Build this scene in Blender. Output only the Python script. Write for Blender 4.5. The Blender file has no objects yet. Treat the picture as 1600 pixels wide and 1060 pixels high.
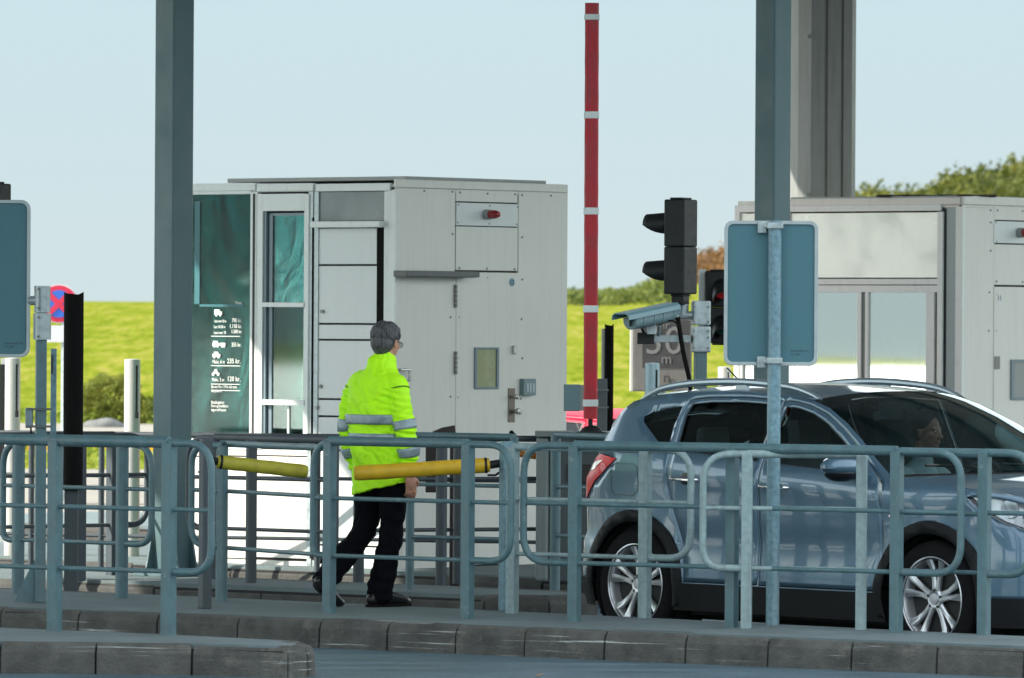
import bpy, bmesh, math, random
from mathutils import Vector, Matrix, noise
from mathutils.geometry import delaunay_2d_cdt
R = math.radians
random.seed(7)
SC = bpy.context.scene
COL = SC.collection

# ------------------------------------------------------------------ camera, sky, sun, exposure
CAMH, F = 1.96, 10000.0          # eye height above the road; focal length in photo pixels (photo 1600 wide)
PITCH, ROLL = 0.00204, 0.006
_f = Vector((0, math.cos(PITCH), -math.sin(PITCH)))
_r0 = Vector((1, 0, 0)); _u0 = Vector((0, math.sin(PITCH), math.cos(PITCH)))
_r = _r0*math.cos(ROLL) + _u0*math.sin(ROLL); _u = _u0*math.cos(ROLL) - _r0*math.sin(ROLL)
CAMP = Vector((0, 0, CAMH))
cd = bpy.data.cameras.new('camera'); cam = bpy.data.objects.new('camera', cd); COL.objects.link(cam)
cam.matrix_world = Matrix(((_r.x, _u.x, -_f.x, 0), (_r.y, _u.y, -_f.y, 0), (_r.z, _u.z, -_f.z, CAMH), (0, 0, 0, 1)))
cd.sensor_width = 36; cd.lens = 36*F/1600; cd.clip_start = 1; cd.clip_end = 6000
cd.dof.use_dof = True; cd.dof.focus_distance = 40.5; cd.dof.aperture_fstop = 8.0
SC.camera = cam
SUN_EL, SUN_AZ = 33.0, -100.0     # azimuth measured from +Y towards +X
w = bpy.data.worlds.new('World'); SC.world = w; w.use_nodes = True
nt = w.node_tree; nt.nodes.clear()
wo = nt.nodes.new('ShaderNodeOutputWorld'); bg = nt.nodes.new('ShaderNodeBackground')
sky = nt.nodes.new('ShaderNodeTexSky'); sky.sky_type = 'NISHITA'; sky.sun_disc = False
sky.sun_elevation = R(SUN_EL); sky.sun_rotation = R(SUN_AZ); sky.air_density = 1.3; sky.dust_density = 0.3; sky.ozone_density = 2.5
# pale hazy band above the horizon; above the view, added brightness fills the shade
geo = nt.nodes.new('ShaderNodeTexCoord'); sep = nt.nodes.new('ShaderNodeSeparateXYZ'); nt.links.new(geo.outputs['Generated'], sep.inputs[0])
def _mr(a, b, c=0.0, d=1.0):
    m = nt.nodes.new('ShaderNodeMapRange'); m.interpolation_type = 'SMOOTHSTEP'; nt.links.new(sep.outputs[2], m.inputs[0])
    m.inputs[1].default_value = a; m.inputs[2].default_value = b; m.inputs[3].default_value = c; m.inputs[4].default_value = d; return m.outputs[0]
def _mix(f, a, b, bt='MIX'):
    m = nt.nodes.new('ShaderNodeMix'); m.data_type = 'RGBA'; m.blend_type = bt
    for s_, v in ((0, f), (6, a), (7, b)):
        if isinstance(v, (float, tuple)): m.inputs[s_].default_value = v
        else: nt.links.new(v, m.inputs[s_])
    return m.outputs[2]
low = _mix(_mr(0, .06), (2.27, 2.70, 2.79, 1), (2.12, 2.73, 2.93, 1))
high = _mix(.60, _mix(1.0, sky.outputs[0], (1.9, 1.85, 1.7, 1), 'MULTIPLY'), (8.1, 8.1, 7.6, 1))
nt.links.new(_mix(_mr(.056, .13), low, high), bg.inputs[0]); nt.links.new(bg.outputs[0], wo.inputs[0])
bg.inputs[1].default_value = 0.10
sl = bpy.data.lights.new('sun', 'SUN'); sl.energy = 3.2; sl.angle = R(0.5); sl.color = (1, 0.93, 0.82)
so = bpy.data.objects.new('sun', sl); COL.objects.link(so)
_sd = Vector((math.sin(R(SUN_AZ))*math.cos(R(SUN_EL)), math.cos(R(SUN_AZ))*math.cos(R(SUN_EL)), math.sin(R(SUN_EL))))
so.rotation_euler = (-_sd).to_track_quat('-Z', 'Y').to_euler()
so.location = (0, 0, 30)
SC.view_settings.view_transform = 'Standard'; SC.view_settings.look = 'None'
SC.view_settings.exposure = 1.5; SC.view_settings.gamma = 1

# ------------------------------------------------------------------ measuring helpers
def ray(px, py): return (_f + _r*((px-800)/F) + _u*((530-py)/F))
def P(px, py, D):                       # point at distance D (along Y)
    d = ray(px, py); return CAMP + d*(D/d.y)
def G(px, py, z=0.0):                   # point on the level z
    d = ray(px, py); return CAMP + d*((z-CAMH)/d.z)
U2 = Vector((-0.766, 0.643, 0)); V2 = Vector((0.643, 0.766, 0))   # along the lanes / across them
def UV(u, v, z=0): return U2*u + V2*v + Vector((0, 0, z))
IS = 0.18                                # height of the islands

# ------------------------------------------------------------------ materials
MATS = {}
def mat(name, col, rough=0.5, metal=0.0, var=0.0, vscale=8, bump=0.0, bscale=60, streak=0.0, scol=(0.05, 0.045, 0.04),
        spots=0.0, pcol=(0.6, 0.6, 0.6), coat=0.0, spec=0.5, stretch=(1, 1, 1), pscale=12):
    if name in MATS: return MATS[name]
    m = bpy.data.materials.new(name); m.use_nodes = True; MATS[name] = m
    n = m.node_tree.nodes; l = m.node_tree.links; b = n['Principled BSDF']
    b.inputs['Base Color'].default_value = (*col, 1); b.inputs['Roughness'].default_value = rough
    b.inputs['Metallic'].default_value = metal; b.inputs['Coat Weight'].default_value = coat
    b.inputs['Specular IOR Level'].default_value = spec
    tc = n.new('ShaderNodeTexCoord'); mp = n.new('ShaderNodeMapping'); mp.inputs['Scale'].default_value = stretch
    l.new(tc.outputs['Object'], mp.inputs[0])
    cur = None
    def rgbin():
        nonlocal cur
        if cur is None:
            r = n.new('ShaderNodeRGB'); r.outputs[0].default_value = (*col, 1); cur = r.outputs[0]
        return cur
    if var > 0:
        t = n.new('ShaderNodeTexNoise'); t.inputs['Scale'].default_value = vscale; t.inputs['Detail'].default_value = 6; t.inputs['Roughness'].default_value = .65
        l.new(mp.outputs[0], t.inputs[0])
        mr = n.new('ShaderNodeMapRange'); mr.inputs[1].default_value = .3; mr.inputs[2].default_value = .7; mr.inputs[3].default_value = 1-var; mr.inputs[4].default_value = 1+var
        l.new(t.outputs[0], mr.inputs[0])
        mx = n.new('ShaderNodeVectorMath'); mx.operation = 'SCALE'
        l.new(rgbin(), mx.inputs[0]); l.new(mr.outputs[0], mx.inputs['Scale']); cur = mx.outputs[0]
        rr = n.new('ShaderNodeMapRange'); rr.inputs[1].default_value = .3; rr.inputs[2].default_value = .7
        rr.inputs[3].default_value = max(0.02, rough-.12); rr.inputs[4].default_value = min(1, rough+.12)
        l.new(t.outputs[0], rr.inputs[0]); l.new(rr.outputs[0], b.inputs['Roughness'])
    if streak > 0:                       # grime running down
        m2 = n.new('ShaderNodeMapping'); m2.inputs['Scale'].default_value = (9*stretch[0], 9*stretch[1], .6)
        l.new(tc.outputs['Object'], m2.inputs[0])
        t = n.new('ShaderNodeTexNoise'); t.inputs['Scale'].default_value = 2.2; t.inputs['Detail'].default_value = 5
        l.new(m2.outputs[0], t.inputs[0])
        mr = n.new('ShaderNodeMapRange'); mr.inputs[1].default_value = .48; mr.inputs[2].default_value = .75; mr.inputs[3].default_value = 0; mr.inputs[4].default_value = streak
        l.new(t.outputs[0], mr.inputs[0])
        mx = n.new('ShaderNodeMix'); mx.data_type = 'RGBA'; l.new(mr.outputs[0], mx.inputs[0]); l.new(rgbin(), mx.inputs[6]); mx.inputs[7].default_value = (*scol, 1); cur = mx.outputs[2]
    if spots > 0:
        m3 = n.new('ShaderNodeMapping'); m3.inputs['Scale'].default_value = stretch; l.new(tc.outputs['Object'], m3.inputs[0])
        t = n.new('ShaderNodeTexNoise'); t.inputs['Scale'].default_value = pscale; t.inputs['Detail'].default_value = 8; t.inputs['Roughness'].default_value = .75
        l.new(m3.outputs[0], t.inputs[0])
        mr = n.new('ShaderNodeMapRange'); mr.inputs[1].default_value = .64-.16*min(spots, 1); mr.inputs[2].default_value = .70-.14*min(spots, 1)
        mr.inputs[4].default_value = min(1, spots*1.6)
        l.new(t.outputs[0], mr.inputs[0])
        mx = n.new('ShaderNodeMix'); mx.data_type = 'RGBA'; l.new(mr.outputs[0], mx.inputs[0]); l.new(rgbin(), mx.inputs[6]); mx.inputs[7].default_value = (*pcol, 1); cur = mx.outputs[2]
    if cur is not None: l.new(cur, b.inputs['Base Color'])
    if bump > 0:
        t = n.new('ShaderNodeTexNoise'); t.inputs['Scale'].default_value = bscale; t.inputs['Detail'].default_value = 5
        l.new(mp.outputs[0], t.inputs[0])
        bp = n.new('ShaderNodeBump'); bp.inputs['Strength'].default_value = bump; bp.inputs['Distance'].default_value = .01
        l.new(t.outputs[0], bp.inputs['Height']); l.new(bp.outputs[0], b.inputs['Normal'])
    return m
def glass(name, tintc, refl=(1, 1, 1), ior=1.5, rough=0.01, bump=0.0, bscale=3, add=0.0):
    m = bpy.data.materials.new(name); m.use_nodes = True; n = m.node_tree.nodes; l = m.node_tree.links
    n.remove(n['Principled BSDF']); out = n['Material Output']
    tr = n.new('ShaderNodeBsdfTransparent'); tr.inputs[0].default_value = (*tintc, 1)
    gl = n.new('ShaderNodeBsdfGlossy'); gl.inputs[0].default_value = (*refl, 1); gl.inputs['Roughness'].default_value = rough
    fr = n.new('ShaderNodeFresnel'); fr.inputs[0].default_value = ior
    ad = n.new('ShaderNodeMath'); ad.operation = 'ADD'; ad.inputs[1].default_value = add; ad.use_clamp = True
    l.new(fr.outputs[0], ad.inputs[0])
    mx = n.new('ShaderNodeMixShader'); l.new(ad.outputs[0], mx.inputs[0]); l.new(tr.outputs[0], mx.inputs[1]); l.new(gl.outputs[0], mx.inputs[2]); l.new(mx.outputs[0], out.inputs[0])
    if bump:
        tc = n.new('ShaderNodeTexCoord'); mp = n.new('ShaderNodeMapping'); mp.inputs['Scale'].default_value = (1.5, 1.5, .8); l.new(tc.outputs['Object'], mp.inputs[0])
        t = n.new('ShaderNodeTexNoise'); t.inputs['Scale'].default_value = bscale; t.inputs['Detail'].default_value = 3; t.inputs['Distortion'].default_value = 1.2
        l.new(mp.outputs[0], t.inputs[0])
        bp = n.new('ShaderNodeBump'); bp.inputs['Strength'].default_value = bump; bp.inputs['Distance'].default_value = .05
        l.new(t.outputs[0], bp.inputs['Height']); l.new(bp.outputs[0], gl.inputs['Normal'])
    return m
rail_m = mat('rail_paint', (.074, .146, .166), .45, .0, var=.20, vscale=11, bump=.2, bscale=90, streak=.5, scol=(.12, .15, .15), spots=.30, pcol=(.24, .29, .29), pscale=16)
rail_dark = mat('rail_paint_shaded', (.045, .06, .07), .5, .0, var=.15, vscale=14, streak=.3)  # darkened copy of the rail paint, silhouette shade put into its colour
galv = mat('galvanised_steel', (.36, .42, .43), .42, .35, var=.28, vscale=22, bump=.08, streak=.25, scol=(.14, .14, .13))
galv_blue = mat('mottled_galvanised', (.15, .26, .31), .5, .2, var=.35, vscale=30, streak=.5, scol=(.40, .46, .48))
pillar_m = mat('grey_blue_steel', (.070, .130, .140), .5, .0, var=.07, vscale=5, streak=.25, scol=(.11, .16, .18))
column_m = mat('light_grey_steel', (.20, .21, .20), .55, .0, var=.08, vscale=6, streak=.6, scol=(.13, .13, .11))
white_p = mat('white_panel', (.68, .665, .61), .42, .0, var=.04, vscale=1.2, streak=.13, scol=(.36, .34, .29), bump=.03, bscale=10)
white_l = mat('pale_panel', (.64, .67, .655), .35, .0, var=.05, vscale=1.5, streak=.08, scol=(.42, .43, .41))
white_t = mat('white_trim', (.70, .73, .70), .35, .0, var=.05, streak=.15, scol=(.45, .44, .40))
grey_p = mat('grey_glazed_panel', (.17, .21, .21), .2, .0, var=.10, vscale=3)
seam_m = mat('dark_seam', (.02, .022, .022), .7)
roof_m = mat('roof_sheet', (.26, .28, .27), .5, .3, var=.2, vscale=9)
conc = mat('kerb_concrete', (.066, .066, .060), .9, 0, var=.45, vscale=5, bump=.8, bscale=60, spots=.35, pcol=(.13, .12, .10), pscale=5)
conc_top = mat('island_paving', (.125, .165, .17), .9, 0, var=.22, vscale=2.2, bump=.5, bscale=90)
asph = mat('asphalt', (.085, .135, .165), .42, 0, var=.35, vscale=2.2, bump=.6, bscale=150, stretch=(.6, 1.6, 1), spots=.25, pcol=(.13, .17, .19), pscale=9)
pale_road = mat('pale_concrete_road', (.23, .21, .175), .9, 0, var=.12, vscale=.4, bump=.3, bscale=60)
black_p = mat('black_plastic', (.009, .011, .012), .5, 0, var=.2, vscale=15, bump=.12, bscale=90, spec=.3)
rubber = mat('black_rubber', (.007, .006, .006), .9, 0, var=.3, vscale=30, bump=.4, bscale=140, spec=.15)
yellow_m = mat('yellow_padding', (.62, .38, .012), .55, 0, var=.12, vscale=9, streak=.3, scol=(.35, .22, .02), bump=.15, bscale=16)
olive_m = mat('faded_yellow_padding', (.40, .36, .03), .6, 0, var=.2, vscale=8, streak=.4, scol=(.20, .17, .03), bump=.2, bscale=14)
red_m = mat('barrier_red', (.42, .013, .024), .5, 0, var=.2, vscale=8, bump=.3, bscale=22)
band_m = mat('reflective_band', (.68, .72, .70), .4, 0, var=.12)
sign_back = mat('sign_back_sheet', (.05, .155, .19), .5, 0, var=.05, vscale=3)
sign_rim = mat('sign_rim', (.36, .41, .42), .4, .3, var=.12)
steel = mat('bare_steel', (.45, .45, .43), .3, .8, var=.15)
bolt_m = mat('bolt', (.2, .2, .19), .5, .6)
cam_m = mat('camera_housing', (.17, .25, .27), .45, 0, var=.06)
ink = mat('dark_print', (.02, .05, .07), .6)
white_ink = mat('white_print', (.85, .85, .80), .5)

# ------------------------------------------------------------------ mesh helpers
WM = {}
class MB:
    def __init__(s): s.b = bmesh.new()
    def box(s, c, d, M=None):
        c = Vector(c); hx, hy, hz = d[0]/2, d[1]/2, d[2]/2
        vs = []
        for x, y, z in ((-hx,-hy,-hz),(hx,-hy,-hz),(hx,hy,-hz),(-hx,hy,-hz),(-hx,-hy,hz),(hx,-hy,hz),(hx,hy,hz),(-hx,hy,hz)):
            p = Vector((x, y, z))
            if M is not None: p = M @ p
            vs.append(s.b.verts.new(c+p))
        for f in ((3,2,1,0),(4,5,6,7),(0,1,5,4),(1,2,6,5),(2,3,7,6),(3,0,4,7)): s.b.faces.new([vs[i] for i in f])
        return s
    def ab(s, a, b):                     # box between two corners
        a = Vector(a); b = Vector(b); return s.box((a+b)/2, [abs(x) for x in (b-a)])
    def prism(s, pts, z0, z1, top=True, bottom=True):
        a = [s.b.verts.new((p[0], p[1], z0)) for p in pts]; c = [s.b.verts.new((p[0], p[1], z1)) for p in pts]
        n = len(pts)
        for i in range(n): s.b.faces.new((a[i], a[(i+1)%n], c[(i+1)%n], c[i]))
        if top: s.b.faces.new(c)
        if bottom: s.b.faces.new(a[::-1])
        return s
    def extr(s, pts, off):               # polygon of 3D points pushed along off
        a = [s.b.verts.new(p) for p in pts]; c = [s.b.verts.new(Vector(p)+Vector(off)) for p in pts]; n = len(pts)
        for i in range(n): s.b.faces.new((a[i], a[(i+1)%n], c[(i+1)%n], c[i]))
        s.b.faces.new(c); s.b.faces.new(a[::-1]); return s
    def tube(s, pts, r, n=10, cap=True):
        pts = [Vector(p) for p in pts]; rr = r if isinstance(r, (list, tuple)) else [r]*len(pts)
        prev = None; rings = []; nrm = None
        for i, p in enumerate(pts):
            t = (pts[min(i+1, len(pts)-1)]-pts[max(i-1, 0)]).normalized()
            if nrm is None:
                nrm = t.orthogonal().normalized()
            else:
                nrm = (nrm - t*nrm.dot(t)).normalized()
            bn = t.cross(nrm)
            rings.append([s.b.verts.new(p + (nrm*math.cos(2*math.pi*k/n)+bn*math.sin(2*math.pi*k/n))*rr[i]) for k in range(n)])
        for a, c in zip(rings, rings[1:]):
            for k in range(n): s.b.faces.new((a[k], a[(k+1)%n], c[(k+1)%n], c[k]))
        if cap: s.b.faces.new(rings[0][::-1]); s.b.faces.new(rings[-1])
        return s
    def rings(s, rs, cap=True):          # list of rings of points
        rv = [[s.b.verts.new(p) for p in r] for r in rs]; n = len(rs[0])
        for a, c in zip(rv, rv[1:]):
            for k in range(n): s.b.faces.new((a[k], a[(k+1)%n], c[(k+1)%n], c[k]))
        if cap: s.b.faces.new(rv[0][::-1]); s.b.faces.new(rv[-1])
        return s
    def lathe(s, prof, c=(0,0,0), axis='Z', n=32):
        c = Vector(c); rs = []
        for r, h in prof:
            ring = []
            for k in range(n):
                a = 2*math.pi*k/n; x, y = max(r, 1e-4)*math.cos(a), max(r, 1e-4)*math.sin(a)
                ring.append(c + (Vector((x, y, h)) if axis == 'Z' else Vector((x, h, y)) if axis == 'Y' else Vector((h, x, y))))
            rs.append(ring)
        return s.rings(rs, cap=False)
    def ball(s, c, r, n=16, M=None):
        c = Vector(c); r = r if isinstance(r, (tuple, list)) else (r, r, r)
        rs = []
        for i in range(1, n//2):
            ph = math.pi*i/(n//2)
            ring = []
            for k in range(n):
                p = Vector((math.sin(ph)*math.cos(2*math.pi*k/n)*r[0], math.sin(ph)*math.sin(2*math.pi*k/n)*r[1], -math.cos(ph)*r[2]))
                ring.append(c + (M @ p if M is not None else p))
            rs.append(ring)
        return s.rings(rs)
    def build(s, name, m, parent=None, local=False, smooth=False, bevel=0, seg=2, auto=35):
        bmesh.ops.recalc_face_normals(s.b, faces=s.b.faces)
        me = bpy.data.meshes.new(name); s.b.to_mesh(me); s.b.free()
        return link(name, me, m, parent, local, smooth, bevel, seg, auto)
def link(name, me, m, parent=None, local=False, smooth=False, bevel=0, seg=2, auto=35):
    o = bpy.data.objects.new(name, me); COL.objects.link(o)
    if m: me.materials.append(m)
    if parent is not None:
        o.parent = parent; WM[o] = WM[parent]
        if not local: me.transform(WM[parent].inverted())
    else: WM[o] = Matrix.Identity(4)
    if smooth:
        for p in me.polygons: p.use_smooth = True
        if auto < 180: me.set_sharp_from_angle(angle=R(auto))
    if bevel:
        bv = o.modifiers.new('bevel', 'BEVEL'); bv.width = bevel; bv.segments = seg; bv.limit_method = 'ANGLE'; bv.angle_limit = R(40)
    return o
def thing(name, label, cat, loc=(0,0,0), rz=0, group=None):
    o = bpy.data.objects.new(name, None); COL.objects.link(o); o.empty_display_size = .1
    o.location = loc; o.rotation_euler = (0, 0, rz); WM[o] = Matrix.Translation(Vector(loc)) @ Matrix.Rotation(rz, 4, 'Z')
    tag(o, label, cat, group); return o
def tag(o, label, cat, group=None):
    o['label'] = label; o['category'] = cat
    if group: o['group'] = group
    return o
def st(o, kind='structure'): o['kind'] = kind; return o
def fillet(pts, r, n=6):
    pts = [Vector(p) for p in pts]; out = [pts[0]]
    for a, b, c in zip(pts, pts[1:], pts[2:]):
        d1 = (a-b); d2 = (c-b); k = min(r, d1.length*.49, d2.length*.49); p = b+d1.normalized()*k; q = b+d2.normalized()*k
        for i in range(n+1):
            t = i/n; out.append(p*(1-t)**2 + b*2*t*(1-t) + q*t*t)
    out.append(pts[-1]); return out
def fuse(mb, name, voxel, m, parent, smooth_it=2, auto=180):
    bmesh.ops.recalc_face_normals(mb.b, faces=mb.b.faces)
    me = bpy.data.meshes.new('t'); mb.b.to_mesh(me); mb.b.free()
    o = bpy.data.objects.new('t', me); COL.objects.link(o)
    rm = o.modifiers.new('r', 'REMESH'); rm.mode = 'VOXEL'; rm.voxel_size = voxel; rm.use_smooth_shade = True
    if smooth_it:
        sm = o.modifiers.new('s', 'SMOOTH'); sm.factor = .5; sm.iterations = smooth_it
    dg = bpy.context.evaluated_depsgraph_get(); ev = o.evaluated_get(dg); m2 = bpy.data.meshes.new_from_object(ev)
    bpy.data.objects.remove(o); m2.name = name; m2.materials.clear()
    return link(name, m2, m, parent, True, True, auto=auto)
def text(name, s, size, m, parent, M, align='LEFT', ext=.0008, local=True, sx=1.0, xform=None):
    cu = bpy.data.curves.new('t', 'FONT'); cu.body = s; cu.size = size; cu.extrude = ext; cu.align_x = align; cu.resolution_u = 3
    o = bpy.data.objects.new('t', cu); COL.objects.link(o)
    dg = bpy.context.evaluated_depsgraph_get(); me = bpy.data.meshes.new_from_object(o.evaluated_get(dg)); bpy.data.objects.remove(o)
    me.transform(M @ Matrix.Diagonal((sx, 1, 1, 1)))
    return link(name, me, m, parent, local)
def inpoly(p, poly):
    x, y = p; c = False; n = len(poly)
    for i in range(n):
        x1, y1 = poly[i]; x2, y2 = poly[i-1]
        if (y1 > y) != (y2 > y) and x < (x2-x1)*(y-y1)/(y2-y1)+x1: c = not c
    return c
def dens(poly, step):
    out = []
    for i in range(len(poly)):
        a = Vector(poly[i]); b = Vector(poly[(i+1) % len(poly)]); k = max(1, int((b-a).length/step+.5))
        for j in range(k): out.append(a.lerp(b, j/k))
    return out
def skin(outer, holes, fn, step=.06, thick=0):
    polys = [dens(outer, step)]+[dens(h, step) for h in holes]
    V = []; E = []
    for pl in polys:
        b = len(V); V += pl; E += [(b+i, b+(i+1) % len(pl)) for i in range(len(pl))]
    xs = [p[0] for p in polys[0]]; ys = [p[1] for p in polys[0]]
    x = min(xs)+step*.5
    while x < max(xs):
        y = min(ys)+step*.5
        while y < max(ys):
            q = Vector((x+1e-4*math.sin(y*77), y))
            if inpoly(q, polys[0]) and not any(inpoly(q, h) for h in polys[1:]) and all((q-v).length > step*.45 for v in V[:sum(map(len, polys))] if abs(v.x-q.x) < step): V.append(q)
            y += step
        x += step
    r = delaunay_2d_cdt(V, E, [], 0, 1e-5)
    me = bmesh.new(); vs = {}
    for f in r[2]:
        c = sum((r[0][i] for i in f), Vector((0, 0)))/len(f)
        if inpoly(c, polys[0]) and not any(inpoly(c, h) for h in polys[1:]):
            for i in f:
                if i not in vs: vs[i] = me.verts.new(fn(r[0][i].x, r[0][i].y))
            try: me.faces.new([vs[i] for i in f])
            except ValueError: pass
    return me

# ------------------------------------------------------------------ ground, roads, islands
def hgt(x, y):
    def ss(a, b, t):
        t = min(1, max(0, (t-a)/(b-a))); return t*t*(3-2*t)
    z = 3.0*ss(128, 300, y)
    # the hill that climbs to the right, its back falling away again
    px = (x/max(y, 1))*F
    r = ss(150, 1500, px)
    kn = [(-1e9, 0), (150, 0), (210, .7), (300, 2.5), (420, 4.0), (540, 5.3), (800, 7.5), (1500, 11.5), (1e9, 11.5)]
    for (a, za), (c, zc) in zip(kn, kn[1:]):
        if a <= px < c: z += ss(240, 420, y)*(1-ss(520, 900, y))*(za+(zc-za)*(px-a)/(c-a)); break
    z += .12*noise.noise(Vector((x*.05, y*.02, 0)))*ss(128, 170, y)
    return z - 2*ss(1200, 3000, y)
g = bmesh.new()
ys = [-30, 0, 30, 60, 90, 110, 120]+[128+i*6 for i in range(70)]+[560+40*i for i in range(20)]+[1500, 2200, 3200, 4500]
xs = [-2500, -1200, -600, -300, -150, -90]+[-60+3*i for i in range(60)]+[130, 200, 320, 600, 1200, 2500]
grid = [[g.verts.new((x, y, hgt(x, y)-(0.004 if y < 126 else 0))) for x in xs] for y in ys]
for i in range(len(ys)-1):
    for j in range(len(xs)-1): g.faces.new((grid[i][j], grid[i][j+1], grid[i+1][j+1], grid[i+1][j]))
me = bpy.data.meshes.new('ground'); g.to_mesh(me); g.free()
gm = bpy.data.materials.new('grass_field'); gm.use_nodes = True; n = gm.node_tree.nodes; l = gm.node_tree.links; b = n['Principled BSDF']
tc = n.new('ShaderNodeTexCoord'); mp = n.new('ShaderNodeMapping'); mp.inputs['Scale'].default_value = (.7, .08, .4); l.new(tc.outputs['Object'], mp.inputs[0])
t = n.new('ShaderNodeTexNoise'); t.inputs['Scale'].default_value = 2.0; t.inputs['Detail'].default_value = 12; t.inputs['Roughness'].default_value = .68; l.new(mp.outputs[0], t.inputs[0])
cr = n.new('ShaderNodeValToRGB'); l.new(t.outputs[0], cr.inputs[0]); e = cr.color_ramp
e.elements[0].position = .30; e.elements[0].color = (.085, .13, .008, 1); e.elements[1].position = .72; e.elements[1].color = (.31, .26, .075, 1)
k = e.elements.new(.5); k.color = (.175, .205, .022, 1)
l.new(cr.outputs[0], b.inputs['Base Color']); b.inputs['Roughness'].default_value = 1; b.inputs['Specular IOR Level'].default_value = 0
t2 = n.new('ShaderNodeTexNoise'); t2.inputs['Scale'].default_value = 3; t2.inputs['Detail'].default_value = 6; l.new(tc.outputs['Object'], t2.inputs[0])
bp = n.new('ShaderNodeBump'); bp.inputs['Strength'].default_value = 1; bp.inputs['Distance'].default_value = .3; l.new(t2.outputs[0], bp.inputs['Height']); l.new(bp.outputs[0], b.inputs['Normal'])
st(link('ground', me, gm))
st(MB().prism([(-260, -25), (90, -25), (90, 48), (-260, 48)], -.03, .004).build('road', asph))
st(MB().prism([(-260, 48), (90, 48), (90, 86), (-260, 86)], -.03, .004).build('concrete_road', pale_road))
st(MB().prism([(-260, 95.5), (90, 95.5), (90, 125), (-260, 125)], -.03, .004).build('concrete_road', pale_road))
dirt = mat('tarry_line', (.06, .055, .05), .9)
for y in (52.2, 57.5, 64, 69.0, 77):
    st(MB().prism([(-30, y), (30, y+.4), (30, y+.55), (-30, y+.13)], .002, .010).build('road_joint', dirt))
tag(MB().prism([(-30, 98), (24, 98), (24, 98.5), (-30, 98.5)], .004, .16).build('guard_kerb', mat('yellow_kerb', (.62, .34, .01), .7)), 'long low yellow kerb rail far behind the left fences', 'kerb rail')

def kerb_island(name, poly, z, m_top=conc_top, m_k=conc, block=.60, gap=.012, r=.045, seed=1):
    """kerb stones round a closed polygon (counter-clockwise) and the paving inside"""
    rnd = random.Random(seed); n = len(poly); mb = MB()
    cen = sum((Vector(p) for p in poly), Vector((0, 0)))/n
    for i in range(n):
        a = Vector(poly[i]); c = Vector(poly[(i+1) % n]); d = (c-a); L = d.length
        if L > 14: steps = int(L/1.0)
        else: steps = max(1, int(L/block+.5))
        d.normalize(); nin = Vector((-d.y, d.x))
        for j in range(steps):
            s0 = L*j/steps+gap*.5; s1 = L*(j+1)/steps-gap*.5
            if s1-s0 < .02: continue
            jit = rnd.uniform(-.006, .006); zt = z-.002+rnd.uniform(-.003, .003)
            prof = [(-.012+jit, -.03), (-.004+jit, z-r*1.3), (r*.35+jit, z-r*.35), (r*1.3+jit, zt), (.15, zt), (.15, -.03)]
            rs = []
            for s in (s0, s1):
                rs.append([Vector((*(a+d*s+nin*p[0]), p[1])) for p in prof])
            mb.rings(rs)
    k = mb.build(name+'_kerb', m_k, None, smooth=False, bevel=.004, seg=1); st(k)
    inner = [tuple(Vector(p)+(cen-Vector(p)).normalized()*.10) for p in poly]
    o = MB().prism(inner, -.02, z).build(name, m_top); st(o)
    core = [tuple(Vector(p)+(cen-Vector(p)).normalized()*.035) for p in poly]
    st(MB().prism(core, -.02, z-.03).build(name+'_bed', mat('joint_fill', (.02, .02, .02), .95)))
# kerb material with scraped light streaks
kb = mat('scraped_kerb', (.076, .076, .069), .9, 0, var=.5, vscale=5, bump=.9, bscale=60, spots=.4, pcol=(.14, .135, .12), pscale=4)
n = kb.node_tree.nodes; l = kb.node_tree.links; b = n['Principled BSDF']
tc = n.new('ShaderNodeTexCoord'); mp = n.new('ShaderNodeMapping'); mp.inputs['Rotation'].default_value = (0, 0, R(35)); mp.inputs['Scale'].default_value = (.75, 1, 48); l.new(tc.outputs['Object'], mp.inputs[0])
t = n.new('ShaderNodeTexNoise'); t.inputs['Scale'].default_value = 1.3; t.inputs['Detail'].default_value = 9; t.inputs['Roughness'].default_value = .62; l.new(mp.outputs[0], t.inputs[0])
mr = n.new('ShaderNodeMapRange'); mr.inputs[1].default_value = .60; mr.inputs[2].default_value = .655; mr.inputs[4].default_value = .8; l.new(t.outputs[0], mr.inputs[0])
t9 = n.new('ShaderNodeTexNoise'); t9.inputs['Scale'].default_value = .9; l.new(tc.outputs['Object'], t9.inputs[0])
m9 = n.new('ShaderNodeMapRange'); m9.inputs[1].default_value = .45; m9.inputs[2].default_value = .60; l.new(t9.outputs[0], m9.inputs[0])
mm9 = n.new('ShaderNodeMath'); mm9.operation = 'MULTIPLY'; l.new(mr.outputs[0], mm9.inputs[0]); l.new(m9.outputs[0], mm9.inputs[1])
src = b.inputs['Base Color'].links[0].from_socket
mx = n.new('ShaderNodeMix'); mx.data_type = 'RGBA'; l.new(mm9.outputs[0], mx.inputs[0]); l.new(src, mx.inputs[6]); mx.inputs[7].default_value = (.55, .58, .56, 1); l.new(mx.outputs[2], b.inputs['Base Color'])
def xy(v): return (v.x, v.y)
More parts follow.
